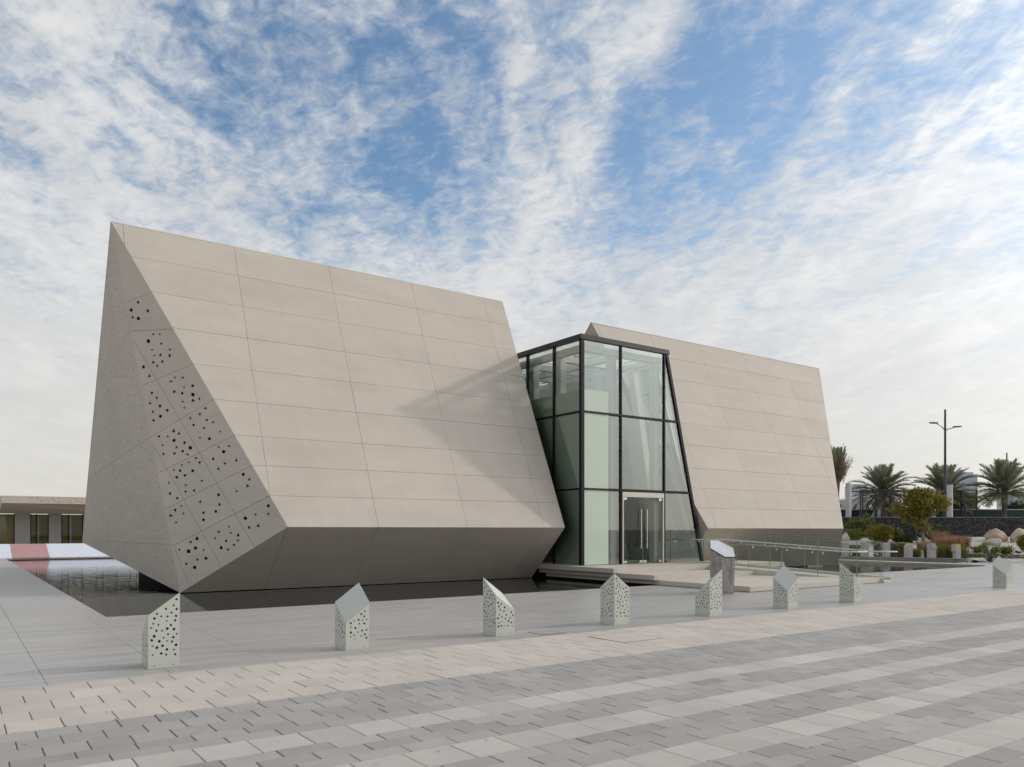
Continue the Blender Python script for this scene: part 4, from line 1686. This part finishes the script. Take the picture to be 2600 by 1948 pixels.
grass('green grass clump between the two rightmost posts', (23.35, 41.2), .55, .80, 800, 'grass', 14, spread=.4)
grass('russet grass clump at the foot of the tree', (24.9, 47.0), .55, .62, 620, 'redgrass', 9)
grass('russet grass clump right of the tree, before the gabion wall', (26.6, 47.6), .75, .85, 800, 'redgrass', 10)
grass('tall russet grass clump nearest the boulders', (27.8, 48.6), .55, .85, 620, 'redgrass', 15)


def hedge(label, x0, x1, y, d, h, mat, count, seed, size=.035):
    root = empty('clipped_hedge', ((x0 + x1) / 2, y, hill_eff((x0 + x1) / 2, y)), label, 'hedge')
    z = hill_eff((x0 + x1) / 2, y)
    g = np.random.default_rng(seed)
    c = np.stack([g.uniform(x0, x1, count), g.uniform(y, y + d, count), z + h * g.random(count) ** .8], 1)
    f_ = g.integers(0, 3, count)
    c[f_ == 0, 1] = y + g.normal(0, .03, (f_ == 0).sum())
    c[f_ == 1, 2] = z + h + g.normal(0, .03, (f_ == 1).sum())
    a = g.normal(size=(count, 3))
    a /= np.linalg.norm(a, axis=1)[:, None]
    b_ = np.cross(a, g.normal(size=(count, 3)))
    b_ /= np.linalg.norm(b_, axis=1)[:, None]
    s_ = size * g.uniform(.6, 1.4, count)
    m_ = MB()
    quads_to_mb(m_, c, a * s_[:, None], b_ * (s_ * .5)[:, None], np.clip(g.normal(.5, .25, count), 0, 1))
    m_.build('foliage', M[mat], root)
    m_ = MB()
    m_.box(x0 + .1, x1 - .1, y + .1, y + d - .1, z - .05, z + h - .1)
    m_.build('branch_core', M['hedge_core'], root)


M['hedge_core'] = make_mat('twiggy_core', (.05, .05, .03), rough=.95, var=.5, scale=12)
hedge('clipped grey-green hedge behind the plain posts beside the right-hand block', 17.4, 19.4, 43.4, .8, .72, 'hedge', 3600, 31)
hedge('clipped grey-green hedge block in the middle of the low wall', 19.75, 21.45, 42.3, .8, .74, 'hedge', 3400, 32)


def agave(label, pos, r, h, n_, seed, mat='agave', cat='agave', w_=.09):
    x, y = pos
    z = hill_eff(x, y)
    g = random.Random(seed)
    m_ = MB()
    for k in range(n_):
        a = 2.4 * k
        el = .15 + 1.2 * k / n_
        d = Vector((math.cos(a) * math.cos(el), math.sin(a) * math.cos(el), math.sin(el)))
        sd = Vector((-math.sin(a), math.cos(a), 0)) * w_ / 2
        L = (r * math.cos(el) + h * math.sin(el)) * g.uniform(.85, 1.1)
        o = Vector((x, y, z))
        mid = o + d * L * .45 + ZV * .04
        tip = o + d * L
        tn = g.random()
        m_.poly([o - sd * .6, o + sd * .6, mid + sd, mid - sd], tn)
        m_.poly([mid - sd, mid + sd, tip], tn)
    return tag(m_.build('agave_plant', M[mat], origin=(x, y, z)), label, cat)


agave('large dark agave behind the tree trunk', (27.9, 52.2), .95, .95, 46, 1, 'agave')
agave('small blue-green agave in the gravel before the green ground strip', (23.9, 39.2), .42, .50, 40, 2, 'agave', w_=.06)
g_ = random.Random(3)
for k in range(13):
    x = 26.2 + g_.uniform(0, 2.5)
    y = 44.2 + g_.uniform(-.3, 2.2) + (27.5 - x) * -.1
    o = agave('green rosette in the spreading bed below the boulders', (x, y), .42, .36, 26, 60 + k, 'lime', 'succulent', .10)
    o['group'] = 'green rosettes below the boulders'
# creeping green strip
bl = []
for k in range(26):
    t = k / 25
    x = 23.9 + 4.6 * t
    y = 42.1 - 3.0 * t * t + .6 * math.sin(t * 3.1)
    bl.append((x, y, hill_eff(x, y) + .06, .30, .34, .15))
tag(foliage(bl, 5200, .028, 77).build('ground_cover', M['olive']), 'creeping green ground cover strip along the front of the gravel', 'ground cover', kind='stuff')


def boulder(label, pos, size, seed, mat):
    x, y = pos
    z = hill_eff(x, y)
    import bmesh
    bm = bmesh.new()
    bmesh.ops.create_icosphere(bm, subdivisions=4, radius=1)
    for v in bm.verts:
        p = v.co.copy()
        r = 1 + .30 * noise.noise(p * 1.1 + Vector((seed * 7.3, 0, 0))) + .16 * noise.noise(p * 2.7 + Vector((0, seed * 3.1, 0))) + .05 * noise.noise(p * 7 + Vector((seed, seed, 0)))
        q = p * r
        for ax, lim in ((Vector((.5, -.6, .62)).normalized(), .78), (Vector((-.7, -.3, .6)).normalized(), .80), (Vector((.1, -.9, -.3)).normalized(), .82)):
            dd = q.dot(ax)
            if dd > lim:
                q -= ax * (dd - lim) * .85
        v.co = Vector((q.x * size[0], q.y * size[1], (q.z + .62) * size[2]))
    me = bpy.data.meshes.new('boulder')
    bm.to_mesh(me)
    bm.free()
    me.materials.append(M[mat])
    me.polygons.foreach_set('use_smooth', [True] * len(me.polygons))
    o = link('boulder', me, None, (x, y, z - .08))
    o.rotation_euler = (0, 0, seed * 1.7)
    return tag(o, label, 'boulder', 'boulders on the planting bed')


boulder('large reddish-tan boulder, highest of the group before the gabion wall', (31.9, 51.7), (.72, .60, .52), 1, 'boulder')
boulder('pale pointed boulder right of the large reddish-tan one', (33.0, 51.0), (.55, .50, .60), 2, 'boulder2')
boulder('low flat cream boulder in front of the boulder group', (30.15, 49.2), (.58, .45, .30), 3, 'boulder2')
boulder('small pinkish boulder beside the right-hand block', (21.9, 51.5), (.30, .28, .38), 4, 'boulder2')


def spotlight(label, pos):
    x, y = pos
    z = hill_eff(x, y)
    root = empty('garden_spotlight', (x, y, z), label, 'spotlight')
    m_ = MB()
    m_.tube([(x, y, z - .02), (x, y, z + .12)], .018, 6)
    m_.build('stake', M['black'], root)
    m_ = MB()
    m_.tube([(x - .14, y, z + .19), (x - .10, y, z + .18), (x + .13, y - .02, z + .11)], [.05, .075, .06], 10)
    m_.build('lamp_head', M['black'], root)


spotlight('small black garden spotlight left of the green rosettes', (27.05, 46.0))
spotlight('small black garden spotlight near the right edge of the gravel', (28.35, 43.9))


# --- trees
def limb(m_, p, d, ln, r, depth, rg, tips):
    q = p + d * ln
    mid = p.lerp(q, .5) + Vector((rg.uniform(-.1, .1), rg.uniform(-.1, .1), 0)) * ln
    m_.tube([p, mid, q], [r, r * .85, r * .68], 7, cap=depth == 0)
    if depth == 0:
        tips.append(q)
        return
    for k in range(rg.choice((2, 2, 3))):
        nd = (d + Vector((rg.uniform(-.8, .8), rg.uniform(-.8, .8), rg.uniform(-.1, .6)))).normalized()
        limb(m_, q, nd, ln * rg.uniform(.6, .85), r * .62, depth - 1, rg, tips)
    tips.append(q)


def tree(name, label, pos, z, trunk, h, spread, mat, count, leaf, seed, cat='tree', group=None, depth=3, lean=(0, 0), bark='bark2', blob=None, extra=()):
    x, y = pos
    rg = random.Random(seed)
    root = empty(name, (x, y, z), label, cat, group)
    m_ = MB()
    tips = []
    d0 = Vector((lean[0], lean[1], 1)).normalized()
    limb(m_, Vector((x, y, z - .1)), d0, h * .34, trunk, depth, rg, tips)
    m_.build('trunk', M[bark], root, smooth=True)
    b_ = blob or h * .16
    bl = []
    for t in tips:
        if t.z > z + h * .28:
            q = Vector((x + (t.x - x) * spread, y + (t.y - y) * spread, t.z))
            s_ = rg.uniform(.7, 1.25)
            bl.append((q.x, q.y, q.z, b_ * s_ * 1.2, b_ * s_ * 1.2, b_ * s_ * .8))
    bl += list(extra)
    foliage(bl, count, leaf, seed, fill=.35).build('crown', M[mat], root)
    return root


tree('garden_tree', 'yellow-green tree with leaning pale trunk before the gabion wall', (26.5, 50.4), hill_eff(26.5, 50.4), .13, 3.3, 1.0, 'yellow', 13000, .06, 12, lean=(-.10, 0), depth=3, blob=.42,
     extra=[(25.3, 50.3, 3.0, 1.0, .8, .62), (26.4, 50.3, 3.75, 1.1, .8, .62), (27.35, 50.2, 3.35, .75, .6, .55), (25.5, 50.0, 2.45, .7, .5, .45), (26.4, 50.2, 2.9, .9, .6, .6), (25.9, 50.2, 4.0, .6, .5, .35)])
m_ = MB()
m_.tube([(25.95, 50.3, .7), (25.95, 50.3, 2.6)], .04, 8)
tag(m_.build('tree_stake', M['bark']), 'dark wooden stake beside the garden tree', 'stake')


def palm(label, pos, z, trunk_h, fr_len, n_fr, seed, tr=.20, tied=False, group='date palms beyond the gabion wall'):
    x, y = pos
    rg = random.Random(seed)
    root = empty('date_palm', (x, y, z), label, 'palm', group)
    m_ = MB()
    pts, rad = [], []
    k = int(trunk_h / .10)
    for i in range(k + 1):
        t = i / k
        pts.append((x, y, z - .1 + trunk_h * t))
        rad.append(tr * (1.0 + .10 * (i % 2)) * (1.12 - .12 * t if t < .8 else 1.03 + (t - .8) * 2.0))
    m_.tube(pts, rad, 12)
    m_.build('trunk', M['bark'], root)
    top = Vector((x, y, z + trunk_h))
    leaf, stalk = MB(), MB()
    for f in range(n_fr):
        a = 2.39996 * f + rg.uniform(-.2, .2)
        u = f / n_fr
        if tied:
            el = math.radians(rg.uniform(70, 86))
            L = fr_len * rg.uniform(.75, 1.0)
            droop = rg.uniform(.02, .10)
        else:
            el = math.radians(84 - 92 * u + rg.uniform(-7, 7))
            L = fr_len * rg.uniform(.85, 1.05) * (.75 + .3 * math.sin(math.pi * min(1, u + .15)))
            droop = .22 + .25 * u
        h_ = Vector((math.cos(a), math.sin(a), 0))
        path = []
        for i in range(13):
            t = i / 12
            path.append(top + h_ * (L * t * math.cos(el)) + ZV * (L * t * math.sin(el) - droop * L * t ** 2.2) - ZV * .25 * u)
        stalk.tube(path, [.030 * (1 - .85 * i / 12) + .004 for i in range(13)], 4, cap=False)
        sd = h_.cross(ZV)
        tn = rg.random()
        n_l = 40
        for i in range(n_l):
            t = .18 + .82 * i / n_l
            q = t * 12
            p = path[min(int(q), 11)].lerp(path[min(int(q) + 1, 12)], q - int(q))
            dr = (path[min(int(q) + 1, 12)] - path[min(int(q), 11)]).normalized()
            ll = (.50 if not tied else .30) * math.sin(math.pi * (.18 + .78 * t)) ** .6 * fr_len / 2.6
            for sg in (-1, 1):
                v = (sd * sg * .75 + dr * .75 + ZV * rg.uniform(.05, .45)).normalized()
                o = v.cross(dr).normalized().cross(v).normalized() * .026
                e = p + v * ll
                leaf.poly([p - o, p + o, e + o * .3, e - o * .3], min(1, max(0, tn * .6 + rg.uniform(0, .4))))
    leaf.build('crown', M['palm'], root)
    stalk.build('frond_stalks', M['frond'], root)
    if tied:
        dry = MB()
        for f in range(150):
            a = rg.uniform(0, 6.28)
            r0, zz = rg.uniform(.08, .5), rg.uniform(-.3, .7)
            L = rg.uniform(.8, 1.6)
            el = math.radians(rg.uniform(55, 86))
            p = top + Vector((math.cos(a) * r0, math.sin(a) * r0, zz))
            e = p + Vector((math.cos(a) * math.cos(el), math.sin(a) * math.cos(el), math.sin(el))) * L
            e2 = e + Vector((math.cos(a) * .25, math.sin(a) * .25, -.15))
            for k2 in range(9):
                t = k2 / 9
                c = p.lerp(e, .3 + .7 * t)
                v = Vector((rg.uniform(-1, 1), rg.uniform(-1, 1), rg.uniform(.1, 1))).normalized() * .26
                o = v.orthogonal().normalized() * .014
                dry.poly([c - o, c + o, c + v + o * .3, c + v - o * .3], rg.random())
            dry.tube([p, e, e2], [.022, .014, .004], 4, cap=False, tone=rg.random())
        dry.build('dry_fronds', M['palm_dry'], root)


M['frond'] = make_mat('frond_stalk', (.16, .14, .075), rough=.7, var=.1)
palm('bushy date palm nearest the right-hand block, left of the lamp post', (31.24, 66.0), 1.5, 3.35, 3.2, 64, 3, tr=.155)
palm('bushy date palm standing behind the tall lamp post', (36.4, 66.0), 1.5, 3.25, 3.4, 66, 4, tr=.155)
palm('rightmost bushy date palm, right of the white poles', (40.2, 64.0), 1.5, 3.3, 3.55, 70, 5, tr=.16)
palm('date palm with tied-up brown fronds half hidden by the right-hand block', (24.45, 59.0), 1.2, 4.15, 3.0, 34, 6, tr=.165, tied=True, group=None)

# ================================================================ BEYOND THE GABION WALL
def terrace():
    m_ = MB()
    m_.box(18, 140, 57.9, 400, .2, 1.5)
    tag(m_.build('street_terrace', M['ground']), 'raised street ground behind the gabion wall', None, kind='structure')


terrace()


def lamp_post(label, pos, z, h, r, arms, mat='pole', group=None, dbl=True):
    x, y = pos
    root = empty('street_lamp', (x, y, z), label, 'street lamp', group)
    m_ = MB()
    m_.tube([(x, y, z), (x, y, z + h * .42), (x, y, z + h * .421), (x, y, z + h)], [r, r, r * .82, r * .62], 12)
    m_.build('pole', M[mat], root)
    for sx, ln, dz in arms:
        m_ = MB()
        zt = z + h - .35 - 1.2 * (h / 9)
        pts = [(x, y, zt), (x + sx * ln * .4, y, zt + dz * .55), (x + sx * ln, y, zt + dz)]
        m_.tube(pts, [.035, .028, .024], 7)
        m_.build('arm', M['darkmetal'], root)
        m_ = MB()
        e = Vector(pts[-1])
        pl = [e + Vector((sx * a, b_, 0)) for a, b_ in ((-.08, -.06), (.20, -.13), (.45, -.09), (.58, 0), (.45, .09), (.20, .13), (-.08, .06))]
        m_.prism([p + Vector((0, 0, (p - e).length * .06)) for p in pl], ZV * .10)
        m_.build('lamp_head', M['lampgrey'], root)


M['lampgrey'] = make_mat('lamp_housing', (.20, .20, .17), rough=.5)
lamp_post('tall two-armed street lamp with blue-grey pole rising before the palms', (32.28, 58.4), 1.5, 9.1, .115, ((-1, .62, .50), (1, .68, .22)))
lamp_post('thin dark street lamp pole through the rightmost palm', (44.2, 70.0), 1.5, 7.0, .09, ((1, .8, .2),), group='distant street lamps')
lamp_post('distant street lamp seen between the first two palms', (33.8, 72.0), 1.5, 5.1, .06, ((-1, .9, .1),), 'darkmetal', group='distant street lamps')


def white_pole(label, pos, z, top):
    x, y = pos
    root = empty('white_pole', (x, y, z), label, 'pole', 'white round poles behind the gabion wall')
    m_ = MB()
    m_.tube([(x, y, z + .3), (x, y, top)], .20, 14)
    m_.build('shaft', M['whitepole'], root)
    m_ = MB()
    m_.tube([(x, y, z), (x, y, z + .75), (x, y, z + .80)], [.28, .28, .21], 14)
    m_.build('foot', M['whitepole'], root)


white_pole('white round pole beside the tied-up palm', (25.5, 59.4), 1.5, 5.18)
white_pole('white round pole behind the garden tree, left of the lamp post', (32.1, 59.8), 1.5, 4.72)
white_pole('white round pole just right of the tall lamp post', (33.3, 59.6), 1.5, 5.06)


def cage():
    root = empty('sports_cage', (31, 62.5, 1.5), 'dark mesh sports cage with rings behind the palms', 'fence')
    x0, x1, y0, y1, z0, z1 = 27.75, 37.0, 62.4, 64.6, 1.5, 4.75
    xs = [x0 + i * (x1 - x0) / 8 for i in range(9)]
    for y in (y0, y1):
        for x in xs:
            m_ = MB()
            m_.box(x - .045, x + .045, y - .045, y + .045, z0, z1)
            m_.build('post', M['darkmetal'], root)
        m_ = MB()
        m_.box(x0 - .045, x1 + .045, y - .05, y + .05, z1 + .001, z1 + .09)
        m_.build('top_rail', M['darkmetal'], root)
    m_ = MB()
    z = z0 + .2
    while z < z1:
        m_.bar((x0, y0 + .06, z), (x1, y0 + .06, z), .012, .012)
        z += .22
    m_.build('mesh_wires', M['darkmetal'], root)
    for cx in (29.9, 34.3):
        m_ = MB()
        pts = [(cx + 1.75 * math.cos(t), y0 - .09, 3.05 + 1.5 * math.sin(t)) for t in [2 * math.pi * i / 40 for i in range(41)]]
        m_.tube(pts, .085, 6, cap=False)
        m_.build('ring', M['darkmetal'], root)
    m_ = MB()
    m_.prism([(33.15, y0 - .2, 4.0), (33.55, y0 - .2, 4.25), (33.95, y0 - .2, 4.3), (34.0, y0 - .2, 4.1), (33.5, y0 - .2, 3.95)], (0, -.06, 0))
    m_.build('red_emblem', M['red'], root)
    m_ = MB()
    m_.prism([(33.5, y0 - .2, 3.93), (33.95, y0 - .2, 4.06), (33.9, y0 - .2, 3.86), (33.55, y0 - .2, 3.78)], (0, -.06, 0))
    m_.build('blue_emblem', M['blue'], root)


cage()

# painted hoarding: dark green boards with leaf shapes
hb = empty('mural_hoarding', (40, 68, 1.5), 'dark green hoarding painted with palm leaves behind the cage', 'hoarding')
rg = random.Random(33)
x = 24.0
while x < 62:
    m_ = MB()
    m_.box(x + .01, x + 2.39, 68.0, 68.1, 1.5, 3.35)
    bd = m_.build('board', M['mural'], hb)
    m_ = MB()
    for k in range(4):
        cx, cz = x + rg.uniform(.4, 2.0), rg.uniform(1.6, 2.5)
        a = rg.uniform(.3, 2.8)
        for j in range(7):
            aa = a + (j - 3) * .28
            L = rg.uniform(.35, .75)
            d = Vector((math.cos(aa), 0, math.sin(aa)))
            o = Vector((-math.sin(aa), 0, math.cos(aa))) * .07
            c = Vector((cx, 67.995 - .0007 * (k * 7 + j), cz))
            p = [c, c + d * L * .5 + o, c + d * L, c + d * L * .5 - o]
            if all(x + .03 < q.x < x + 2.37 and 1.55 < q.z < 3.3 for q in p):
                m_.poly(p)
    if m_.f:
        m_.build('painted_leaves', M['mural_leaf'], bd)
    x += 2.4
m_ = MB()
m_.box(24, 62, 67.97, 68.13, 3.351, 3.43)
m_.build('cap_rail', M['tower'], hb)

# tent with striped flank and a red-roofed kiosk by the first palm
tn_ = empty('event_tent', (31.5, 76, 1.5), 'white tent with slanted red stripes beyond the tied-up palm', 'tent')
m_ = MB()
m_.prism([(29.0, 76, 1.5), (33.0, 76, 1.5), (34.1, 76, 4.9), (30.0, 76, 4.2)], (0, 4, 0))
m_.build('canvas', M['whitepole'], tn_)
for dx in (0, 1.5):
    m_ = MB()
    m_.prism([(30.6 + dx, 75.98, 1.6), (30.85 + dx, 75.98, 1.6), (32.0 + dx, 75.98, 4.1), (31.75 + dx, 75.98, 4.1)], (0, -.02, 0))
    m_.build('stripe', M['red'], tn_)
kr = empty('roofed_kiosk', (32.5, 86, 1.5), 'small kiosk with terracotta roof beyond the tied-up palm', 'kiosk')
m_ = MB()
m_.box(29, 36.2, 85, 90, 1.5, 4.3)
m_.build('wall', M['whitepole'], kr)
m_ = MB()
a = [(28.4, 84.4, 4.301), (36.9, 84.4, 4.301), (36.9, 90.6, 4.301), (28.4, 90.6, 4.301)]
ap = (32.6, 87.5, 6.6)
for i in range(4):
    m_.poly([a[i], a[(i + 1) % 4], ap])
m_.build('roof', M['orange_roof'], kr)

# parked van behind the cage
van = empty('parked_van', (32.3, 66, 1.5), 'grey van parked behind the mesh cage', 'van')
m_ = MB()
m_.prism([(30.9, 66, 1.85), (34.6, 66, 1.85), (34.6, 66, 3.5), (31.3, 66, 3.5), (30.9, 66, 2.8)], (0, 1.5, 0))
m_.build('body', M['tower'], van)
for a_, b_ in ((31.45, 32.3), (32.4, 33.4), (33.5, 34.4)):
    m_ = MB()
    m_.box(a_, b_, 65.98, 65.999, 2.75, 3.35)
    m_.build('window', M['window'], van)
for cx in (31.7, 33.9):
    m_ = MB()
    m_.tube([(cx, 65.97, 1.86), (cx, 66.2, 1.86)], .36, 16)
    m_.build('wheel', M['black'], van)


# distant towers
def tower_block(label, x0, x1, y, z1, dep=10, bands=14, top=None):
    root = empty('distant_tower', ((x0 + x1) / 2, y, 0), label, 'building', 'pale towers on the skyline')
    m_ = MB()
    m_.box(x0, x1, y, y + dep, 0, z1)
    m_.build('shaft', M['tower'], root)
    hgt = z1 / (bands + .5)
    for k in range(bands):
        m_ = MB()
        m_.box(x0 + .4, x1 - .4, y - .12, y - .001, hgt * (k + .35), hgt * (k + .85))
        m_.build('window_band', M['tower_glass'], root)
    if top:
        m_ = MB()
        m_.box(x0 + (x1 - x0) * .1, x1 - (x1 - x0) * .1, y + 2, y + dep - 2, z1 + .001, z1 + top)
        m_.build('roof_plant', M['tower'], root)


tower_block('pale blue tower behind the left palm and white pole', 182.6, 190.2, 420, 25.2, top=1.0)
tower_block('pale blue tower between the lamp post and the rightmost palm', 239.0, 249.5, 420, 31.4, top=1.2, bands=16)
tower_block('lower pale tower block before the taller one', 231.5, 240, 410, 20.5, bands=10)
tower_block('pale building at the right edge of the skyline', 269, 300, 425, 21.9, bands=9)
tower_block('low pale building far behind the right-hand trees', 252, 262, 430, 13.0, bands=6)

# trees beyond the hoarding
BT = [((42.0, 72.0), 4.0, 'olive', 'round olive tree under the fronds of the rightmost palm'),
      ((39.2, 73.0), 3.3, 'green', 'dark green tree just right of the tall lamp post'),
      ((45.0, 71.0), 3.2, 'green', 'dark spreading tree left of the rightmost palm trunk'),
      ((48.5, 72.0), 3.4, 'olive', 'olive tree right of the rightmost palm trunk'),
      ((51.5, 74.0), 3.8, 'green', 'dark green tree at the right edge beyond the hoarding'),
      ((30.6, 78.0), 3.4, 'green', 'small dark tree between the tent and the cage'),
      ((36.0, 75.0), 3.6, 'olive', 'olive tree behind the cage')]
for k, ((x, y), h_, mt, lab) in enumerate(BT):
    tree('street_tree', lab, (x, y), 1.5, .14, h_, 1.1, mt, 3600, .085, 200 + k, group='trees beyond the hoarding', depth=2, blob=h_ * .24)
shrub_z = 1.5
bl = [(24 + 1.6 * i + (i * 37 % 5) * .2, 66.5 + (i % 3) * .3, 1.9 + (i % 4) * .12, 1.2, .8, .65) for i in range(14, 24)]
tag(foliage(bl, 5000, .06, 91).build('shrub_belt', M['olive']), 'belt of low shrubs along the hoarding at the right', 'shrubs', kind='stuff')

# trees across the forecourt behind the viewer, seen only as reflections in the glass
for k, (x, y, h_) in enumerate(((-14, -30, 6.5), (-4, -34, 7.5), (7, -31, 6.0), (16, -33, 7.0), (26, -28, 6.5), (38, -20, 6.0))):
    tree('forecourt_tree', 'shade tree across the forecourt, mirrored in the entrance glass', (x, y), -.05, .2, h_, 1.2, 'green', 2600, .16, 300 + k, group='trees across the forecourt', depth=2, blob=h_ * .22)

# dry leaf litter and grit caught on the paving
rg = random.Random(71)
mb = MB()
for _ in range(420):
    nn = rg.uniform(-9.5, -2.2)
    s_ = rg.uniform(0, 16)
    if rg.random() < .5:
        nn = min((r_[0] for r_ in rows), key=lambda q: abs(q - nn)) + rg.uniform(-.012, .012)
    c = W(s_, nn, .0035)
    a = rg.uniform(0, 6.28)
    L, B_ = rg.uniform(.004, .016), rg.uniform(.002, .006)
    d = Vector((math.cos(a), math.sin(a), 0))
    o = Vector((-math.sin(a), math.cos(a), 0))
    mb.poly([c - d * L - o * B_, c + d * L - o * B_ + ZV * .002, c + d * L + o * B_ + ZV * .003, c - d * L + o * B_], rg.random())
tag(mb.build('leaf_litter', make_mat('dry_litter', (.16, .12, .08), rough=.9, tone=.5)), 'tiny dry leaves and grit scattered over the paving', 'litter', kind='stuff')
